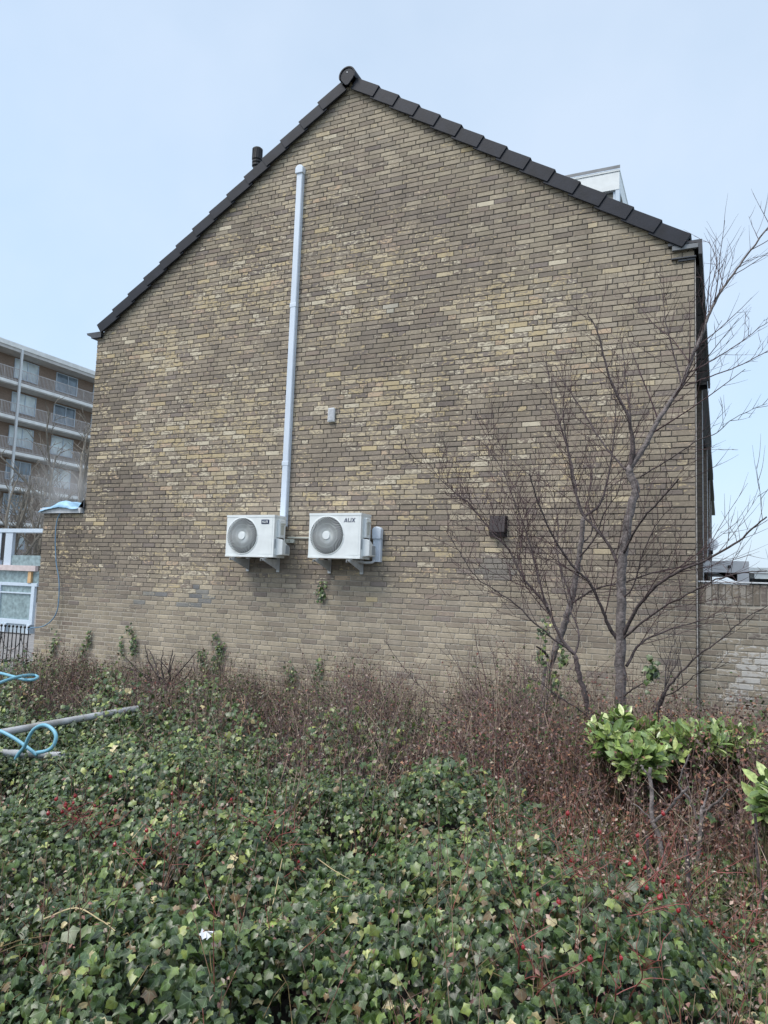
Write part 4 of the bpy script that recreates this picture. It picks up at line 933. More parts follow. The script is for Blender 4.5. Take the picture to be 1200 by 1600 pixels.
# main tree in front of the gable (leader forks and leans right over the sky)
Y1 = -1.75
tree('bare_tree', (-0.833,-1.141,0.500), 'grey-barked bare tree rising behind the laurel, its leader leaning right past the roof corner',
 [([(-0.750,-1.750,0.293),(-0.761,-1.750,0.682),(-0.767,-1.750,0.969),(-0.764,-1.750,1.239),(-0.765,-1.750,1.532),(-0.756,-1.750,1.801),(-0.726,-1.750,2.078),(-0.686,-1.750,2.329),(-0.646,-1.750,2.468),(-0.687,-1.750,2.566),(-0.703,-1.750,2.631)], .048, .031)],
 [([(-0.703,-1.750,2.631),(-0.587,-1.738,2.808),(-0.493,-1.724,3.011),(-0.389,-1.713,3.181),(-0.285,-1.701,3.355),(-0.226,-1.690,3.532),(-0.157,-1.679,3.709),(-0.088,-1.666,3.907),(-0.009,-1.655,4.082),(0.084,-1.645,4.227),(0.200,-1.632,4.396),(0.363,-1.615,4.623),(0.505,-1.600,4.807)], .032, .006, 2, .55),
  ([(-0.703,-1.750,2.604),(-0.839,-1.659,2.756),(-1.009,-1.534,2.996),(-1.133,-1.432,3.219),(-1.324,-1.296,3.520),(-1.442,-1.200,3.757)], .013, .004, 2, .45),
  ([(-0.697,-1.750,2.620),(-0.665,-1.770,2.805),(-0.714,-1.801,3.084),(-0.840,-1.834,3.366),(-0.901,-1.859,3.597),(-0.962,-1.884,3.836),(-1.035,-1.900,3.969)], .024, .005, 2, .5),
  ([(-0.300,-1.700,3.351),(-0.368,-1.627,3.670),(-0.416,-1.578,3.888),(-0.433,-1.557,3.989),(-0.462,-1.500,4.255)], .010, .003, 2, .4),
  ([(-0.230,-1.700,3.519),(-0.375,-1.588,3.767),(-0.537,-1.493,3.960),(-0.646,-1.416,4.148),(-0.814,-1.300,4.444)], .007, .002, 2, .35),
  ([(-0.794,-1.750,1.222),(-0.859,-1.800,1.340),(-0.890,-1.834,1.428),(-0.985,-1.930,1.669),(-1.117,-2.004,1.810),(-1.269,-2.119,2.074),(-1.373,-2.233,2.356),(-1.407,-2.300,2.531)], .022, .006, 2, .55),
  ([(-0.771,-1.750,1.801),(-0.875,-1.709,2.005),(-1.003,-1.673,2.159),(-1.129,-1.639,2.319),(-1.205,-1.574,2.704),(-1.330,-1.508,3.102),(-1.412,-1.464,3.374),(-1.497,-1.400,3.796)], .019, .004, 2, .5),
  ([(-0.751,-1.750,1.902),(-0.677,-1.879,2.037),(-0.608,-1.980,2.133),(-0.526,-2.089,2.224),(-0.459,-2.169,2.279),(-0.359,-2.298,2.369),(-0.287,-2.400,2.439)], .014, .007, 2, .5),
  ([(-0.753,-1.750,1.235),(-0.616,-1.882,1.488),(-0.473,-1.990,1.660),(-0.304,-2.094,1.776),(-0.145,-2.189,1.848),(0.077,-2.336,1.974),(0.190,-2.427,2.076),(0.278,-2.500,2.149)], .021, .006, 2, .6),
  ([(-0.722,-1.750,0.999),(-0.616,-1.618,1.189),(-0.441,-1.494,1.294),(-0.213,-1.347,1.376),(0.018,-1.200,1.459)], .016, .003, 2, .45),
  ([(-0.746,-1.750,0.755),(-0.635,-1.923,0.856),(-0.557,-2.044,0.920),(-0.479,-2.200,1.019)], .010, .004, 1, .3),
  ([(-0.753,-1.750,1.214),(-0.602,-1.875,1.356),(-0.449,-1.998,1.477),(-0.248,-2.157,1.599),(-0.041,-2.332,1.716),(0.125,-2.473,1.766),(0.268,-2.600,1.779)], .014, .004, 2, .5),
  ([(-0.250,-1.700,3.423),(-0.125,-1.641,3.504),(0.079,-1.543,3.650),(0.216,-1.474,3.767),(0.364,-1.400,3.896)], .008, .003, 1, .3),
  ([(-0.270,-1.700,3.316),(-0.076,-1.725,3.379),(0.122,-1.750,3.434),(0.340,-1.781,3.533),(0.472,-1.800,3.580)], .008, .003, 1, .25),
  ([(-0.616,-1.750,2.564),(-0.361,-1.863,2.696),(-0.168,-1.956,2.809),(-0.035,-2.017,2.846),(0.090,-2.088,2.943),(0.312,-2.200,3.013)], .009, .002, 1, .3),
  ([(-0.703,-1.750,2.631),(-0.698,-1.659,2.882),(-0.720,-1.554,3.186),(-0.763,-1.469,3.440),(-0.790,-1.385,3.701),(-0.840,-1.300,3.972)], .013, .003, 2, .45),
  ([(-0.074,-1.600,3.951),(-0.063,-1.498,4.212),(-0.022,-1.395,4.477),(-0.088,-1.300,4.733)], .006, .002, 1, .3),
  ([(0.025,-1.600,4.159),(0.002,-1.486,4.321),(-0.073,-1.300,4.584)], .005, .002, 1, .25),
  ([(-0.765,-1.750,1.527),(-0.656,-1.833,1.661),(-0.598,-1.928,1.840),(-0.542,-2.011,1.988),(-0.464,-2.098,2.132),(-0.342,-2.200,2.269)], .010, .003, 2, .4),
 ], M_BARK2, M_TWIG, 5, every=.075, lmin=.14)
tree('bare_tree', (-1.294,-2.156,0.400), 'slanting multi-stemmed bare tree left of the laurel, right of the brown vent',
 [([(-1.592,-1.100,0.063),(-1.540,-1.112,0.328),(-1.500,-1.133,0.803),(-1.447,-1.141,0.972),(-1.348,-1.154,1.256),(-1.284,-1.164,1.477),(-1.226,-1.176,1.757),(-1.186,-1.189,2.035),(-1.163,-1.200,2.284)], .046, .022)],
 [([(-1.163,-1.200,2.284),(-1.032,-1.159,2.400),(-0.962,-1.099,2.658),(-0.932,-1.035,2.953),(-0.915,-0.954,3.339),(-0.953,-0.900,3.607)], .018, .004, 2, .45),
  ([(-1.163,-1.200,2.284),(-1.244,-1.221,2.534),(-1.290,-1.243,2.809),(-1.325,-1.262,3.044),(-1.348,-1.281,3.292),(-1.323,-1.300,3.531)], .018, .004, 2, .45),
  ([(-1.304,-1.150,1.465),(-1.033,-1.309,1.627),(-0.758,-1.463,1.695),(-0.528,-1.603,1.774),(-0.263,-1.773,1.838),(-0.083,-1.900,1.901)], .014, .004, 2, .4),
  ([(-1.474,-1.100,0.955),(-1.501,-1.256,1.035),(-1.540,-1.400,1.088)], .016, .010, 0, .2),
  ([(-1.201,-1.200,1.916),(-1.047,-1.274,2.089),(-0.953,-1.354,2.314),(-0.835,-1.422,2.476),(-0.773,-1.500,2.690)], .012, .003, 2, .4),
  ([(-1.266,-1.200,1.531),(-1.359,-1.126,1.736),(-1.438,-1.044,1.980),(-1.445,-0.965,2.233),(-1.509,-0.885,2.494),(-1.626,-0.800,2.766)], .012, .003, 2, .4),
  ([(-1.184,-1.200,2.034),(-1.097,-1.137,2.158),(-1.144,-1.041,2.409),(-1.136,-0.922,2.733),(-1.219,-0.800,3.073)], .010, .003, 2, .4),
 ], M_BARK2, M_TWIG, 6, every=.052, lmin=.14)
tree('bare_tree', (-0.897,-2.183,0.500), 'thin dark bare tree with wide low arching limbs reaching left across the gable',
 [([(-0.860,-2.300,0.407),(-0.893,-2.300,0.562),(-0.952,-2.300,0.779),(-0.996,-2.300,0.947),(-1.037,-2.300,1.113)], .026, .019)],
 [([(-1.037,-2.300,1.113),(-1.152,-2.290,1.242),(-1.273,-2.276,1.488),(-1.449,-2.262,1.675),(-1.583,-2.248,1.916),(-1.723,-2.239,2.042),(-1.770,-2.235,2.111),(-1.958,-2.222,2.319),(-2.107,-2.214,2.427),(-2.217,-2.207,2.530),(-2.313,-2.200,2.658)], .018, .003, 3, .42),
  ([(-1.248,-2.300,1.460),(-1.315,-2.235,1.608),(-1.380,-2.166,1.777),(-1.449,-2.088,1.974),(-1.514,-2.028,2.129),(-1.651,-1.925,2.399),(-1.758,-1.842,2.628),(-1.909,-1.764,2.833),(-2.017,-1.700,3.017)], .013, .003, 3, .42),
  ([(-1.037,-2.300,1.113),(-1.095,-2.329,1.160),(-1.202,-2.382,1.243),(-1.341,-2.456,1.370),(-1.452,-2.517,1.483),(-1.611,-2.592,1.594),(-1.729,-2.649,1.678),(-1.840,-2.733,1.870),(-1.930,-2.800,2.018)], .012, .003, 2, .4),
  ([(-0.918,-2.300,0.649),(-1.010,-2.372,0.730),(-1.095,-2.432,0.786),(-1.174,-2.492,0.847),(-1.248,-2.551,0.913),(-1.324,-2.600,0.940)], .009, .003, 1, .3),
  ([(-1.037,-2.300,1.113),(-1.022,-2.200,1.270),(-1.121,-2.073,1.462),(-1.212,-1.935,1.694),(-1.285,-1.800,1.940)], .012, .003, 2, .4),
  ([(-1.434,-2.300,1.669),(-1.497,-2.229,1.861),(-1.504,-2.154,2.075),(-1.610,-2.075,2.298),(-1.645,-2.000,2.528)], .008, .002, 2, .35),
 ], M_BARK, M_TWIG, 8, every=.048, lmin=.12)
tree('bare_shrub', (-0.480,-1.575,0.600), 'dark slender bare shrub spreading right over the garden wall behind the laurel',
 [([(-0.461,-2.200,0.600),(-0.448,-2.200,0.731),(-0.421,-2.200,0.813),(-0.394,-2.200,0.885)], .022, .015)],
 [([(-0.394,-2.200,0.885),(-0.321,-2.246,0.989),(-0.245,-2.290,1.082),(-0.145,-2.348,1.194),(-0.044,-2.398,1.271),(0.082,-2.472,1.401),(0.180,-2.528,1.486),(0.311,-2.600,1.578)], .013, .003, 2, .4),
  ([(-0.394,-2.200,0.885),(-0.398,-2.073,1.004),(-0.383,-1.948,1.125),(-0.330,-1.800,1.268)], .007, .002, 1, .35),
  ([(-0.412,-2.200,0.846),(-0.297,-2.290,0.914),(-0.164,-2.423,1.056),(-0.060,-2.509,1.098),(0.039,-2.600,1.161)], .007, .002, 1, .25),
  ([(-0.403,-2.200,0.866),(-0.371,-2.143,0.975),(-0.308,-2.068,1.116),(-0.288,-2.000,1.257)], .006, .002, 1, .25)],
 M_TWIGD, M_TWIGD, 9, cat='shrub', every=.09, lmin=.08)
tree('bare_shrub', (-1.452,-2.533,0.400), 'low dark bare shrub with long arching shoots left of the slanting tree',
 [([(-1.582,-1.900,0.164),(-1.617,-1.900,0.290),(-1.663,-1.900,0.364)], .018, .012)],
 [([(-1.552,-1.900,0.319),(-1.666,-1.927,0.368),(-1.824,-1.963,0.424),(-1.946,-1.991,0.468),(-2.118,-2.031,0.547),(-2.226,-2.057,0.609),(-2.363,-2.094,0.720),(-2.451,-2.118,0.796),(-2.584,-2.162,0.965),(-2.695,-2.200,1.114)], .010, .002, 1, .2),
  ([(-1.652,-1.900,0.365),(-1.612,-1.832,0.518),(-1.579,-1.775,0.647),(-1.612,-1.701,0.826),(-1.698,-1.641,0.952),(-1.775,-1.600,1.033)], .008, .003, 1, .2),
  ([(-1.759,-1.900,0.469),(-1.830,-1.862,0.607),(-1.890,-1.809,0.813),(-1.993,-1.743,1.078),(-2.035,-1.700,1.261)], .007, .003, 0, .2),
  ([(-1.777,-1.900,0.510),(-1.806,-1.850,0.662),(-1.787,-1.807,0.794),(-1.846,-1.740,1.004),(-1.907,-1.700,1.127)], .006, .003, 0, .2),
  ([(-1.674,-1.900,0.363),(-1.813,-1.814,0.494),(-2.029,-1.694,0.678),(-2.223,-1.580,0.878),(-2.350,-1.500,1.040)], .006, .002, 1, .2),
  ([(-1.618,-1.900,0.317),(-1.688,-1.961,0.528),(-1.890,-2.046,0.757),(-1.979,-2.100,0.930)], .005, .002, 1, .2),
  ([(-1.729,-1.900,0.356),(-1.916,-2.023,0.371),(-2.101,-2.147,0.407),(-2.276,-2.300,0.567)], .006, .002, 1, .25)],
 M_TWIG, M_TWIG, 10, cat='shrub', every=.11, lmin=.07)
random.seed(77)
sh = empty('spiky_dead_shrub', (-4.733,-2.567,0.500), 'spiky dark dead shrub with upright sticks by the left part of the gable', 'shrub')
mb = MB()
for (px0, pz0, px1, pz1) in [([(-5.905,-1.200,0.339),(-6.270,-1.200,0.758)], )*0 or (0,0,0,0)]: pass
for seg in [[(-5.944,-1.200,0.350),(-6.182,-1.200,0.539),(-6.291,-1.200,0.772)], [(-6.024,-1.200,0.388),(-6.256,-1.070,0.598),(-6.408,-1.000,0.706)], [(-5.860,-1.300,0.390),(-5.931,-1.300,0.567),(-5.918,-1.300,0.744)], [(-5.887,-1.200,0.355),(-5.888,-1.200,0.599),(-5.853,-1.200,0.749)], [(-5.868,-1.200,0.357),(-5.917,-1.140,0.554),(-5.914,-1.100,0.686)], [(-5.990,-1.100,0.321),(-5.744,-1.151,0.532),(-5.524,-1.200,0.735)], [(-5.904,-1.200,0.325),(-6.139,-1.288,0.402),(-6.356,-1.400,0.616)], [(-5.865,-1.200,0.313),(-5.604,-1.255,0.444),(-5.488,-1.300,0.601)], [(-5.971,-1.200,0.333),(-6.315,-1.262,0.459),(-6.533,-1.300,0.520)], [(-5.763,-1.300,0.348),(-5.787,-1.356,0.546),(-5.907,-1.400,0.649)]]:
    P_ = jig(seg, 4, .004); mb.tube(P_, [.010*(1 - .6*i/(len(P_)-1)) for i in range(len(P_))], 5); twigs_from(mb, P_, .005, 1, every=.10, lmin=.04, lmax=.16)
keep(mb.build('sticks', M_TWIGD, recalc=False), sh)

# sprigs of evergreen leaves
def sprig(name, centre_pts, n, label, cat='ivy', size=(.028, .05), spread=(.035, .02, .05), group='ivy shoots climbing the gable', cols=None, nearwall=True, stemr=.0025):
    r = empty(name, centre_pts[0], label, cat, group); P_ = smooth_path(centre_pts, 4)
    mb = MB(); mb.tube(P_, stemr, 4, cap=False); keep(mb.build('stem', M_TWIGD, recalc=False), r)
    ps = []
    for _ in range(n):
        p = random.choice(P_[2:]) + Vector((random.gauss(0, spread[0]), -abs(random.gauss(0, spread[1])), random.gauss(0, spread[2])))
        ps.append(tuple(p))
    ps = np.array(ps)
    lc = leaf_cloud(IVY_SHAPE, IVY_TRI, ps, rng.normal(0, .35, (n, 3)) + np.array([0, -1, .45]), rng.normal(0, .35, (n, 3)) + np.array([0, 0, -1]), rng.uniform(*size, n), greens(n, 0, 0) if cols is None else cols)
    o = np_mesh('leaves', [(*lc, 0)], [M_IVY], 'leaf'); keep(o, r); return r
for seg, n, lb in [
    ([(-9.143,-0.020,0.304),(-9.111,-0.020,0.496),(-9.084,-0.020,0.735)], 45, 'short ivy shoot at the far left end of the brick wall, under the hanging hose'),
    ([(-8.560,-0.020,0.209),(-8.508,-0.020,0.444),(-8.396,-0.020,0.710)], 70, 'leaning ivy shoot, second from the left end of the wall'),
    ([(-7.766,-0.020,0.406),(-7.766,-0.020,0.541),(-7.790,-0.020,0.675)], 22, 'small ivy shoot just left of the pair near the dead shrub'),
    ([(-7.554,-0.020,0.422),(-7.562,-0.020,0.644),(-7.641,-0.020,0.864)], 50, 'narrow ivy shoot left of the spiky dead shrub'),
    ([(-6.305,-0.020,0.304),(-6.314,-0.020,0.430),(-6.348,-0.020,0.596)], 55, 'ivy shoot right of the spiky dead shrub, left of the forked one'),
    ([(-6.155,-0.020,0.275),(-6.118,-0.020,0.487),(-6.063,-0.020,0.742)], 80, 'tallest forked ivy shoot right of the spiky dead shrub'),
    ([(-6.161,-0.020,0.795),(-6.164,-0.020,0.837),(-6.166,-0.020,0.862)], 9, 'tiny ivy tuft just above the tallest forked shoot'),
    ([(-4.942,-0.020,0.235),(-4.932,-0.020,0.378),(-4.948,-0.020,0.504)], 38, 'ivy shoot low on the gable under the gap between the air conditioners'),
    ([(-4.552,-0.020,0.364),(-4.549,-0.020,0.489),(-4.563,-0.020,0.581)], 26, 'thin upright ivy shoot low on the gable, right of its bushier neighbour'),
    ([(-4.575,-0.020,1.370),(-4.561,-0.020,1.451),(-4.587,-0.020,1.593)], 30, 'ivy tuft growing on the bricks just below the right air conditioner')]:
    sprig('climbing_ivy', seg, n, lb)
for seg, n, lb in [
    ([(-1.513,-1.150,1.134),(-1.508,-1.150,1.205),(-1.503,-1.150,1.265)], 26, 'green leaf tuft high on the slanting tree trunk'),
    ([(-1.546,-1.150,0.895),(-1.535,-1.150,0.967),(-1.530,-1.150,1.026)], 30, 'green leaf tuft left of the slanting tree trunk'),
    ([(-1.341,-1.200,0.915),(-1.336,-1.200,0.973),(-1.348,-1.200,1.030)], 28, 'green leaf tuft right of the slanting tree trunk'),
    ([(-1.413,-1.200,0.608),(-1.402,-1.200,0.707),(-1.392,-1.200,0.807)], 34, 'lowest long green tuft beside the slanting tree trunk'),
    ([(-1.614,-1.300,0.613),(-1.609,-1.300,0.683),(-1.610,-1.300,0.740)], 24, 'green leaf tuft at the far left of the slanting tree'),
    ([(-0.533,-2.200,0.948),(-0.488,-2.200,1.008),(-0.475,-2.200,1.085)], 42, 'green leaf tuft hanging on a branch right of the grey-barked tree')]:
    sprig('leaf_tuft', seg, n, lb, 'ivy', group='green tufts on the bare trees', spread=(.028, .03, .045))

# ---- laurel
def laurel(base, blobs, n, label, seed, size=(.072, .108)):
    random.seed(seed); r = empty('laurel_bush', base, label, 'bush', 'laurel bushes'); ps = []; ns = []; ts = []; cs = []; st = []; blobs = [((b[0][0], b[0][1], b[0][2] + .03), b[1]*1.05, b[2], b[3]) for b in blobs]
    G_ = [(.19,.28,.075), (.26,.35,.10), (.34,.42,.14), (.12,.19,.05), (.42,.48,.20), (.23,.33,.11), (.15,.23,.07)]
    w_ = 0
    while w_ < n:
        (bx, by, bz), rx, ry, rz = random.choice(blobs)
        u = Vector((random.gauss(0, 1), random.gauss(0, 1), random.gauss(0, 1))).normalized()*random.uniform(.45, 1)**.5
        if u.z < -.55: continue
        tipp = Vector((bx + u.x*rx, by + u.y*ry, bz + u.z*rz)); axis = Vector((u.x*.6 + random.gauss(0, .3), u.y*.6 - .15 + random.gauss(0, .3), .9)).normalized()
        st.append(([tipp - axis*.25 + Vector((0, 0, -.05)), tipp - axis*.12, tipp], .004, .0025))
        k = random.randint(6, 10); a0 = random.uniform(0, 6.28); e1 = axis.orthogonal().normalized(); e2 = axis.cross(e1)
        for i in range(k):
            aa = a0 + i*2.4; rad = e1*math.cos(aa) + e2*math.sin(aa); op = .35 + .75*(1 - i/k)
            dr = (axis*(1.15 - op) + rad*op).normalized(); pbase = tipp - axis*(.10*(1 - i/k))
            nn = (axis*op - rad*(1.15 - op)*.8 + Vector((random.gauss(0, .15),)*3)).normalized()
            ps.append(tuple(pbase)); ns.append(tuple(nn)); ts.append(tuple(dr)); c = random.choice(G_); f = random.uniform(.8, 1.15); cs.append(tuple(v*f for v in c))
        w_ += 1
    m_ = len(ps); lc = leaf_cloud(OV, OV_TRI, np.array(ps), np.array(ns), np.array(ts), rng.uniform(*size, m_), np.array(cs))
    o = np_mesh('leaves', [(*lc, 0)], [M_LEAF], 'leaf', smooth=True); keep(o, r)
    for (bx, by, bz), rx, ry, rz in blobs:
        for _ in range(4): st.append(([Vector((bx + random.uniform(-.1, .1), by, 0)), Vector((bx + random.uniform(-.2, .2)*rx, by, bz*.5)), Vector((bx + random.uniform(-.6, .6)*rx, by + random.uniform(-.5, .5)*ry, bz))], .010, .004))
    V_, F_, C_, U_ = stems_arrays(st, (.10, .09, .05)); o = np_mesh('stems', [(V_, F_, C_, U_, 0)], [M_STEMC]); keep(o, r); return r
def Bl(p, rx, ry, rz): return (p, rx, ry, rz)
laurel((-0.401,-2.049,0.300), [Bl((-0.639,-3.100,0.683), .15, .25, .13), Bl((-0.453,-3.000,0.640), .22, .28, .10), Bl((-0.262,-3.000,0.651), .20, .28, .10), Bl((-0.078,-2.900,0.675), .18, .25, .08), Bl((0.070,-2.800,0.675), .12, .2, .06), Bl((-0.459,-3.350,0.596), .12, .12, .07)], 185, 'broad glossy bright green laurel bush in front of the gable corner', 31)
laurel((0.187,-3.362,0.300), [Bl((0.194,-3.950,0.622), .08, .12, .09), Bl((0.252,-4.100,0.589), .12, .15, .12)], 20, 'small glossy laurel cut off by the right edge of the view', 32, (.075, .11))

# ---- cut grey stumps with forked branches
def stump(name, base, segs, label, m=None, grp='pruned grey stems in the bed', cat='pruned stem'):
    r = empty(name, base, label, cat, grp); mb = MB()
    for path, r0, r1 in segs:
        P_ = jig(path, 4, .0025); mb.tube(P_, [r0 + (r1-r0)*i/(len(P_)-1) for i in range(len(P_))], 8)
    keep(mb.build('branches', m or M_BARK2, smooth=False), r); return r
stump('pruned_stem', (-0.282,-4.082,0.300), [([(-0.273,-4.000,0.230),(-0.305,-3.968,0.355),(-0.338,-3.950,0.424)], .012, .011), ([(-0.338,-3.950,0.424),(-0.346,-3.926,0.546),(-0.358,-3.900,0.685)], .012, .009), ([(-0.344,-3.950,0.420),(-0.256,-4.014,0.517),(-0.209,-4.060,0.598),(-0.162,-4.100,0.660)], .009, .006), ([(-0.344,-3.950,0.439),(-0.387,-3.926,0.465),(-0.438,-3.900,0.493)], .004, .003), ([(-0.358,-3.900,0.636),(-0.390,-3.900,0.681),(-0.403,-3.900,0.692)], .006, .005)], 'pruned grey stem with a forked side branch, below the middle of the laurel')
stump('pruned_stem', (-0.110,-3.981,0.300), [([(-0.127,-3.900,0.256),(-0.109,-3.868,0.424),(-0.102,-3.850,0.516)], .011, .009), ([(-0.103,-3.850,0.477),(-0.082,-3.812,0.574),(-0.075,-3.800,0.604)], .006, .004), ([(-0.103,-3.850,0.477),(-0.050,-3.911,0.545),(0.018,-4.000,0.648)], .007, .005), ([(-0.127,-3.850,0.448),(-0.163,-3.865,0.542),(-0.218,-3.879,0.628),(-0.161,-3.900,0.776)], .006, .004)], 'pruned grey stem with thin forks reaching right, right of the first pruned stem')
stump('cut_stake', (-0.130,-4.791,0.300), [([(-0.120,-4.800,0.232),(-0.133,-4.800,0.450),(-0.142,-4.800,0.634)], .011, .009)], 'upright brown cut stem standing in the ivy at right, nearest the camera', M_BARK)
stump('cut_stake', (-0.275,-4.873,0.300), [([(-0.290,-4.600,0.140),(-0.301,-4.600,0.376),(-0.312,-4.600,0.546)], .007, .006)], 'thinner upright cut stem left of the brown one', M_BARK)
stump('cut_stake', (0.132,-4.364,0.300), [([(0.151,-4.300,0.254),(0.134,-4.300,0.470),(0.125,-4.300,0.629)], .008, .006)], 'upright cut stem beside the laurel at the right edge', M_BARK)
stump('cut_stake', (-0.866,-4.518,0.300), [([(-0.941,-4.200,0.154),(-0.962,-4.200,0.374),(-0.998,-4.200,0.661)], .006, .004)], 'tall thin green-brown stem left of the dry hedge', mat('green_stem', (.13, .13, .07), .7))

# ---- straw-coloured stems
M_STRAW = mat('straw_stem', (.42, .27, .16), .7, var=.2)
def straw(base, segs, label, m=M_STRAW, r=.0035):
    e = empty('dry_stalks', base, label, 'dry stalks', 'clusters of dry stalks'); mb = MB()
    for path in segs: P_ = jig(path, 4, .003); mb.tube(P_, [r*(1 - .5*i/(len(P_)-1)) for i in range(len(P_))], 5)
    keep(mb.build('stalks', m, recalc=False), e); return e
straw((-3.343,-3.554,0.400), [[(-4.202,-2.500,0.085),(-4.211,-2.452,0.304),(-4.181,-2.400,0.549)], [(-4.146,-2.500,0.091),(-4.149,-2.472,0.343),(-4.157,-2.450,0.540)], [(-4.154,-2.400,0.159),(-4.130,-2.400,0.334),(-4.123,-2.400,0.555)], [(-3.935,-2.500,0.201),(-3.996,-2.392,0.376),(-4.057,-2.300,0.532)], [(-3.904,-2.400,0.131),(-3.987,-2.316,0.279),(-4.154,-2.200,0.481)], [(-3.839,-2.400,0.195),(-3.923,-2.519,0.122),(-3.950,-2.600,0.050)]], 'orange straw stalks standing left of centre before the gable')
straw((-0.887,-3.669,0.350), [[(-1.000,-3.300,0.202),(-1.010,-3.300,0.396),(-1.047,-3.300,0.670)], [(-0.952,-3.300,0.248),(-0.981,-3.250,0.469),(-0.953,-3.200,0.704)], [(-0.881,-3.400,0.208),(-0.924,-3.292,0.446),(-0.936,-3.200,0.666)], [(-0.861,-3.300,0.223),(-0.862,-3.348,0.427),(-0.855,-3.400,0.651)], [(-1.039,-3.400,0.260),(-1.054,-3.400,0.451),(-1.105,-3.400,0.640)], [(-0.786,-3.500,0.176),(-0.814,-3.458,0.346),(-0.796,-3.400,0.600)]], 'tall brown stalks left of the laurel in front of the slanting tree foot', mat('brown_stalk', (.19, .115, .07), .8))

# ---- seed heads
M_SEED = mat('dry_seed_head', (.07, .045, .045), .9, var=.3)
def seed_plant(path, label, sz=.05):
    e = empty('dried_flower', path[0], label, 'dried flower', 'dried flower heads before the gable'); mb = MB(); P_ = smooth_path(path, 4); mb.tube(P_, .0022, 4); keep(mb.build('stem', M_TWIGD, recalc=False), e)
    n = 70; c = np.array(P_[-1]); ps = c + rng.normal(0, 1, (n, 3))*np.array([sz, sz*.7, sz*.45])
    lc = leaf_cloud(SM, SM_TRI, ps, rng.normal(0, 1, (n, 3)), rng.normal(0, 1, (n, 3)), rng.uniform(.010, .022, n), np.tile((.085, .055, .055), (n, 1))*rng.uniform(.6, 1.4, (n, 1)))
    o = np_mesh('seed_head', [(*lc, 0)], [M_DRY], 'leaf'); keep(o, e)
for pth, lb in [([(-4.607,-1.000,-0.128),(-4.582,-1.000,0.154),(-4.515,-1.000,0.300)], 'dried flower head left of the two ivy shoots low on the gable'), ([(-4.192,-1.000,-0.148),(-4.127,-1.000,0.132),(-4.112,-1.000,0.304)], 'dried flower head below the thin upright ivy shoot'),
                ([(-3.069,-1.100,0.003),(-3.127,-1.100,0.220),(-3.168,-1.100,0.344)], 'dried flower head centred below the right air conditioner'), ([(-2.808,-1.000,0.017),(-2.796,-1.000,0.272),(-2.780,-1.000,0.433)], 'dried flower head left of the arching bare shoots'),
                ([(-2.216,-1.100,0.105),(-2.211,-1.100,0.409),(-2.234,-1.100,0.560)], 'tall dried flower head beside the low bare shrub'), ([(-1.981,-1.100,0.133),(-2.044,-1.100,0.427),(-2.053,-1.100,0.529)], 'bushy dried flower head in the middle of the low bare shrub'),
                ([(-3.920,-2.300,0.169),(-3.924,-2.300,0.457),(-3.905,-2.300,0.604)], 'dried flower head right of the orange stalks')]:
    seed_plant(pth, lb)

# ---- wild roses with hips
M_ROSE = mat('red_rose_stem', (.22, .06, .05), .55, var=.3); M_HIP = mat('rose_hip', (.26, .018, .022), .3, var=.25, scale=60, spec=.6)
hip = MB()
for i in range(6):
    for k in range(8):
        a0, a1 = 2*math.pi*k/8, 2*math.pi*(k+1)/8; p0, p1 = math.pi*i/6, math.pi*(i+1)/6
        hip.face([(.0075*math.sin(p)*math.cos(a), .0075*math.sin(p)*math.sin(a), .009*math.cos(p)) for p, a in ((p0,a0),(p1,a0),(p1,a1),(p0,a1))])
hip.tube([(0,0,.008),(0,0,.013)], [.003,.0015], 5)
hip0 = None
def rose(c, sx, h, ns, nh, label, seed, cols=M_ROSE):
    global hip0
    random.seed(seed); cx_, cy_ = c[0], c[1]; e = empty('wild_rose', (cx_, cy_, cover(cx_, cy_) - .1), label, 'rose bush', 'wild roses with red hips')
    mb = MB(); tips = []
    for _ in range(ns):
        x = cx_ + random.gauss(0, sx*.35); y = cy_ + random.gauss(0, sx*.3); z = cover(x, y) - .06; a_ = random.uniform(0, 6.28); d_ = Vector((math.cos(a_)*.7, math.sin(a_)*.5, 1)).normalized(); p = Vector((x, y, z)); pts = [p]
        hh = h*random.uniform(.6, 1.2)
        for k in range(7):
            d_ = (d_ + Vector((math.cos(a_)*.07, math.sin(a_)*.07, -.05)) + Vector((random.gauss(0, .1), random.gauss(0, .1), random.gauss(0, .08)))).normalized(); pts.append(pts[-1] + d_*hh/6)
        mb.tube(pts, [.0027*(1 - .6*k/7) for k in range(8)], 4, cap=False)
        for k in range(2, 8):
            if random.random() < .75:
                q = [pts[k]]; dd = Vector((random.gauss(0, 1), random.gauss(0, 1), random.uniform(.1, 1))).normalized()
                for _k in range(3): dd = (dd + Vector((random.gauss(0, .2), random.gauss(0, .2), random.gauss(0, .2)))).normalized(); q.append(q[-1] + dd*random.uniform(.015, .045))
                mb.tube(q, [.0014, .0012, .001, .0008], 3, cap=False); tips.append(q[-1])
    keep(mb.build('stems', cols, recalc=False), e)
    random.shuffle(tips)
    for p in tips[:max(3, int(nh*.6))]:
        if hip0 is None: o = hip.build('rose_hip', M_HIP, smooth=True); hip0 = o
        else: o = hip0.copy(); COL.objects.link(o)
        o.parent = e; o.matrix_parent_inverse = Matrix.Identity(4); o.location = p - e.location; s_ = random.uniform(.75, 1.15); o.scale = (s_, s_, s_); o.rotation_euler = (random.uniform(-.6, .6), random.uniform(-.6, .6), 0)
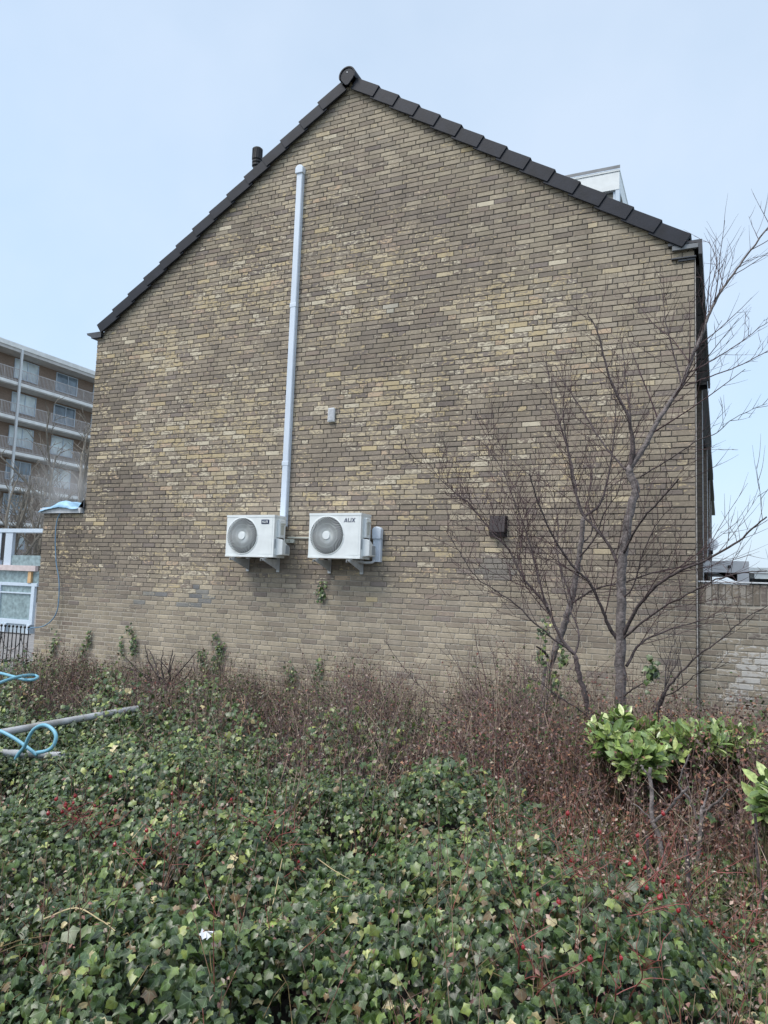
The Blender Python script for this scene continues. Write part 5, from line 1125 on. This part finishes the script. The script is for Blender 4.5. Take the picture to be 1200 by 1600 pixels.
for i, (c, sx, h, ns, nh, lb) in enumerate([
    ((-2.720,-5.538,0.450), .30, .26, 9, 22, 'red-stemmed rose with many hips in the ivy at left, below the poles'),
    ((-2.283,-6.165,0.450), .22, .22, 8, 12, 'dark red rose thicket against the left edge'),
    ((-2.463,-4.976,0.450), .14, .20, 4, 8, 'rose sprig with a hip cluster left of centre, far end of the ivy'),
    ((-2.116,-5.626,0.420), .25, .16, 5, 9, 'low rose with spread-out hips, left of centre'),
    ((-1.705,-5.346,0.420), .18, .24, 5, 6, 'pale-twigged rose sprig in the middle of the ivy'),
    ((-1.622,-6.026,0.380), .14, .14, 4, 5, 'rose sprig over the dark hole in the ivy, lower left'),
    ((-1.534,-5.784,0.400), .14, .12, 3, 4, 'small rose sprig just above the dark hole in the ivy'),
    ((-0.612,-5.422,0.480), .14, .24, 3, 5, 'single red rose stem rising from the round ivy mound'),
    ((-0.304,-5.279,0.320), .28, .34, 9, 16, 'tangled red rose stems with hips right of the ivy mound'),
    ((0.037,-4.761,0.300), .24, .34, 8, 12, 'red rose stems with paired hips near the right edge'),
    ((-0.282,-5.658,0.320), .18, .20, 5, 8, 'rose with hips at the bottom edge, right of centre'),
    ((-0.520,-5.868,0.360), .10, .20, 4, 7, 'dense red hip cluster at the bottom edge, centre right'),
    ((-1.299,-4.911,0.400), .15, .20, 5, 3, 'rusty red twigs right of centre, behind the front ivy'),
    ((-0.159,-3.812,0.400), .25, .24, 5, 6, 'rose stems with few hips under the laurel')]):
    rose(c, sx, h, ns, nh, lb, 100 + i)

# pale dry twigs and litter on the ivy
def twig(pts, r, label):
    mb = MB(); P_ = smooth_path(pts, 5); mb.tube(P_, [r*(1 - .5*i/(len(P_)-1)) for i in range(len(P_))], 6); o = mb.build('fallen_twig', M_PALETW, smooth=True); tag(o, label, 'twig', 'pale twigs lying on the ivy')
M_PALETW = mat('pale_dry_twig', (.45, .36, .20), .7, var=.2)
def onl(pts, dz=.035): return [(p[0], p[1], cover(p[0], p[1]) + dz) for p in pts]
twig(onl([(-1.822,-6.470,0.400), (-1.764,-6.407,0.400), (-1.678,-6.392,0.400), (-1.639,-6.404,0.380), (-1.561,-6.455,0.360)]), .0025, 'curved yellow twig at the bottom left of the ivy')
twig(onl([(-2.224,-6.239,0.450), (-2.161,-6.103,0.420), (-2.146,-6.001,0.420), (-2.142,-5.880,0.420)]), .0022, 'thin pale twig crossing the ivy at left')
twig(onl([(-1.559,-5.302,0.420), (-1.421,-5.416,0.420), (-1.313,-5.484,0.400)]), .0022, 'thin pale twig slanting down in the middle of the ivy')
twig(onl([(-2.292,-5.604,0.420), (-2.424,-5.355,0.420), (-2.551,-5.157,0.420)]), .002, 'straight pale twig leaning in the ivy left of centre')
twig(onl([(-1.439,-5.844,0.400), (-1.547,-5.661,0.420), (-1.621,-5.480,0.440)], .06), .003, 'upright pale stalk below the middle rose sprig')
mb = MB(); lp = (-1.330,-6.345,0.380); lz = cover(lp[0], lp[1]) + .03
for i in range(6):
    a0 = i*1.05; mb.face([(lp[0], lp[1], lz + .01), (lp[0] + .022*math.cos(a0), lp[1] + .014*math.sin(a0), lz + random.uniform(-.008, .012)), (lp[0] + .026*math.cos(a0+.5), lp[1] + .016*math.sin(a0+.5), lz + random.uniform(-.012, .012)), (lp[0] + .02*math.cos(a0+1.05), lp[1] + .014*math.sin(a0+1.05), lz)])
lo = mb.build('paper_scrap', M_TRIM); tag(lo, 'small white crumpled scrap on the ivy at the bottom edge', 'litter')

# ---------------------------------------------------------------- iron fence at left
fe = empty('iron_fence', (-10.635,0.500,0.466), 'black wrought iron fence with ball finials left of the brick annex', 'fence')
zt = (-10.584,0.500,0.667)[2]; xs = [(-10.287,0.500,0.684)[0] - .092*k for k in range(40)]
mb = MB()
for k, x in enumerate(xs): mb.tube([(x, .5, 0), (x, .5, zt)], .009, 6); mb.tube([(x, .5, zt), (x, .5, zt + .012), (x, .5, zt + .032), (x, .5, zt + .045)], [.009, .021, .019, .007], 8)
keep(mb.build('bars', M_IRON), fe)
mb = MB(); mb.box(xs[-1], xs[0] + .05, .49, .51, zt - .10, zt - .085); mb.box(xs[-1], xs[0] + .05, .49, .51, .12, .14)
for k in range(0, 40, 5):
    c_ = xs[k] - .15
    for s_ in (-1, 1): mb.tube([(c_ + s_*(.30 - .30*math.cos(t)), .495 - .004*s_, zt - .10 - .28*math.sin(t)) for t in [math.pi/2*q/8 for q in range(9)]], .006, 5)
keep(mb.build('rails', M_IRON), fe)

# ---------------------------------------------------------------- white wrapped facade unit beyond the fence
YF = 6.0
un = empty('facade_unit', (-17.166,6.000,-0.241), 'white prefabricated facade frame with film wrapped windows beyond the iron fence', 'facade frame')
def WB(x0, y0, x1, y1, m, name, d0=0, d1=.12, bev=.004):
    a_ = PT(x0, y1); b_ = PT(x1, y0); mb_ = MB(); mb_.box(a_[0], b_[0], YF + d0, YF + d1, a_[1], b_[1]); return keep(mb_.build(name, m, bevel=bev), un)
ux0 = (-18.122,6.000,1.445)[0]; ux1 = (-16.640,6.000,1.486)[0]; uz0 = (-17.516,6.000,2.686)[2]; uz1 = (-17.206,6.000,0.097)[2]
def PT(px, py): return (ux0 + (ux1-ux0)*px/60.0, uz0 + (uz1-uz0)*(py - 830)/150.0)
WB(-60, 826, 66, 832, M_FRAMEW, 'top_beam', -.02, .3)
WB(3.5, 832, 15, 884, mat('perforated_panel', (.55, .63, .72), .6, var=.2, scale=60), 'side_panel', 0, .1)
WB(-3, 834, 3.5, 876, M_BLACK, 'dark_opening', .02, .1)
WB(-60, 832, -3, 884, M_FRAMEW, 'side_panel', 0, .1)
WB(15, 868, 61, 884, M_FILM, 'wrapped_glass', .02, .06)
WB(-60, 884, 58, 892.5, M_PINKWOOD, 'timber_beam', -.08, .02)
WB(-60, 892.5, 60, 911, M_FILM, 'wrapped_glass', .02, .06)
WB(46, 893, 51, 911, M_ORANGE, 'timber_block', -.05, .018)
for (a_, b_, c_, d_) in ((-60, 911, 60, 916), (-60, 968, 57, 975), (52, 916, 57, 968), (-1, 916, 4, 968), (4, 926, 52, 928)): WB(a_, b_, c_, d_, M_FRAMEW, 'window_frame', -.03, .05)
WB(-60, 916, -1, 968, M_FILM, 'wrapped_glass', .01, .04)
WB(4, 916, 52, 968, M_FILM, 'wrapped_glass', .012, .045)
WB(-60, 975, 55, 1006, mat('grey_panel', (.40, .48, .54), .5, var=.08), 'lower_panel', .0, .1)
for x_ in (-40, 9, 14, 50): WB(x_, 975, x_ + 4.5, 1012, M_FRAMEW, 'post', -.05, .0)

# ---------------------------------------------------------------- apartment block far left
ap = empty('apartment_building', (-52, 35, 0), 'five storey brick gallery flats with white balcony edges far left', 'building')
FX = -50.4; BY0, BY1 = 17.5, 62.0; FL_Z = [2.65, 5.4, 8.15, 10.9, 13.65, 16.4]; PY = 31.35
mb = MB(); mb.box(FX - 11, FX - 1.4, BY0, BY1, 0, 19.05); keep(mb.build('wall', M_BRICKRED), ap)
mb = MB(); mb.box(FX - 11.3, FX + .12, BY0 - .3, BY1 + .3, 19.06, 19.42); keep(mb.build('roof_edge', M_SLABW), ap)
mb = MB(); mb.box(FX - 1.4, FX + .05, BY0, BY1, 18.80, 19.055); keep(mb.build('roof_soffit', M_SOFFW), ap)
for z in FL_Z:
    mb = MB(); mb.box(FX - 1.398, FX - .02, BY0, BY1, z - .30, z - .05, 0); mb.box(FX - .018, FX + .04, BY0, BY1, z - .22, z + .02, 1); keep(mb.build('gallery_slab', [M_SOFFW, M_SLABW]), ap)
    mb = MB(); y = BY0
    mb.box(FX - .03, FX + .01, BY0, BY1, z + 1.02, z + 1.07); mb.box(FX - .02, FX + .0, BY0, BY1, z + .12, z + .15)
    k = 0
    while y < BY1:
        w_ = .028 if k % 12 else .05; mb.box(FX - .02, FX + .005, y, y + w_, z + .03, z + 1.02); y += .13; k += 1
    keep(mb.build('railing', [M_RAIL]), ap)
for k in range(-2, 6):
    y = PY + k*8.2
    if BY0 < y < BY1: mb = MB(); mb.box(FX + .045, FX + .17, y - .09, y + .09, 0, 19.05); keep(mb.build('pillar', M_GALV), ap)
M_PALEGLASS = mat('pale_reflection_glass', (.62, .72, .78), .15, var=.45, scale=.7, spec=.7)  # pale reflection in the panes painted into the base colour
random.seed(4)
for z in [-.1] + FL_Z:
    for k in range(-3, 7):
        y = PY + .55 + k*4.1
        if y + 2.4 > BY1 or y < BY0: continue
        x = FX - 1.395; door = (k % 4 == 3)
        mb = MB()
        if door:
            mb.box(x, x + .05, y + .9, y + 1.9, z + .02, z + 2.3)
            o = keep(mb.build('door', M_DARKWOOD if random.random() < .5 else M_FRAMEW), ap)
            mb = MB(); mb.box(x + .051, x + .06, y + 1.0, y + 1.8, z + 1.2, z + 2.2); p_ = mb.build('pane', M_GLASS); p_.parent = o; continue
        mb.box(x, x + .08, y, y + 2.3, z + .70, z + .77); mb.box(x, x + .08, y, y + 2.3, z + 2.23, z + 2.30)
        for yy in (y, y + 1.22, y + 2.23): mb.box(x, x + .08, yy, yy + .07, z + .771, z + 2.229)
        o = keep(mb.build('window', M_FRAMEW), ap)
        mb = MB(); mb.box(x, x + .03, y + .07, y + 2.23, z + .771, z + 2.229); p_ = mb.build('pane', M_PALEGLASS if random.random() < .6 else M_GLASS); p_.parent = o

# street trees in front of the flats
def far_tree(base, h, label, seed, r0=.16):
    random.seed(seed); e = empty('street_tree', base, label, 'tree', 'bare street trees before the flats'); mb = MB(); cr_ = MB()
    B = Vector(base); tr = [B + Vector((random.gauss(0, .04*i), random.gauss(0, .04*i), h*.32*i/4)) for i in range(5)]; tr = smooth_path(tr, 2); mb.tube(tr, [r0*(1 - .35*i/(len(tr)-1)) for i in range(len(tr))], 8); mb.build('trunk', mat('grey_green_bark', (.20, .185, .15), .9, var=.3), None)
    tk = COL.objects[-1] if False else bpy.context.scene.objects[-1]
    for q in range(8):
        a_ = q*2.4 + random.uniform(-.4, .4); st_ = tr[-1 - (q % 4)]; ln = h*random.uniform(.45, .70); d_ = Vector((math.cos(a_)*.5, math.sin(a_)*.5, 1)).normalized(); P_ = [st_]
        for k in range(7): d_ = (d_ + Vector((random.gauss(0, .13), random.gauss(0, .13), .06))).normalized(); P_.append(P_[-1] + d_*ln/7)
        cr_.tube(P_, [r0*.5*(1 - .85*k/7) + .02 for k in range(8)], 5, cap=False)
        twigs_from(cr_, P_, r0*.25, 3, spread=1.0, every=h*.045, lmin=h*.07, lmax=h*.24, ymax=999, rs=.6, rmin=.024)
    return e, mb, cr_
def ftree(base, h, label, seed, r0=.16):
    e, mb, cr_ = far_tree(base, h, label, seed, r0)
    o = [x for x in COL.objects if x.name.startswith('trunk') and x.parent is None][0]; keep(o, e)
    keep(cr_.build('crown', M_FARTW, recalc=False), e)
M_FARTW = mat('far_twig', (.17, .155, .13), .9, var=.25)
b_ = (-32.809,22.000,-2.084); ftree((b_[0], b_[1], 0), 14.2, 'taller bare street tree in front of the flats, against the annex corner', 51, .2)
b_ = (-30.489,16.000,-1.618); ftree((b_[0], b_[1], 0), 7.0, 'bare street tree at the left edge, low before the flats', 52, .15)
b_ = (-33.118,20.000,-1.997); ftree((b_[0], b_[1], 0), 7.8, 'lower bare street tree between the other two before the flats', 53, .14)

# spray mist drifting over the annex roof
c_ = Vector((-10.572,1.200,2.999)); bpy.ops.mesh.primitive_ico_sphere_add(subdivisions=3, radius=1, location=c_); ms = bpy.context.object; ms.name = 'water_mist'; ms.scale = (.75, .55, .85)
m = bpy.data.materials.new('mist'); m.use_nodes = True; nt = m.node_tree; nt.nodes.clear(); l = nt.links.new
oo = nt.nodes.new('ShaderNodeOutputMaterial'); pv_ = nt.nodes.new('ShaderNodeVolumePrincipled'); pv_.inputs['Color'].default_value = (1, 1, 1, 1); pv_.inputs['Anisotropy'].default_value = .2
t = nt.nodes.new('ShaderNodeTexCoord'); gr = nt.nodes.new('ShaderNodeTexGradient'); gr.gradient_type = 'SPHERICAL'; l(t.outputs['Object'], gr.inputs[0])
nn = nt.nodes.new('ShaderNodeTexNoise'); nn.inputs['Scale'].default_value = 2.2; nn.inputs['Detail'].default_value = 3; l(t.outputs['Object'], nn.inputs['Vector'])
mr_ = nt.nodes.new('ShaderNodeMapRange'); mr_.inputs['From Min'].default_value = .35; mr_.inputs['From Max'].default_value = .7; mr_.inputs['To Max'].default_value = 1.5; l(nn.outputs['Fac'], mr_.inputs['Value'])
mu = nt.nodes.new('ShaderNodeMath'); mu.operation = 'MULTIPLY'; l(gr.outputs['Fac'], mu.inputs[0]); l(mr_.outputs[0], mu.inputs[1]); l(mu.outputs[0], pv_.inputs['Density']); l(pv_.outputs[0], oo.inputs['Volume'])
ms.data.materials.append(m); tag(ms, 'faint white water mist hanging over the annex roof', 'mist', kind='stuff')
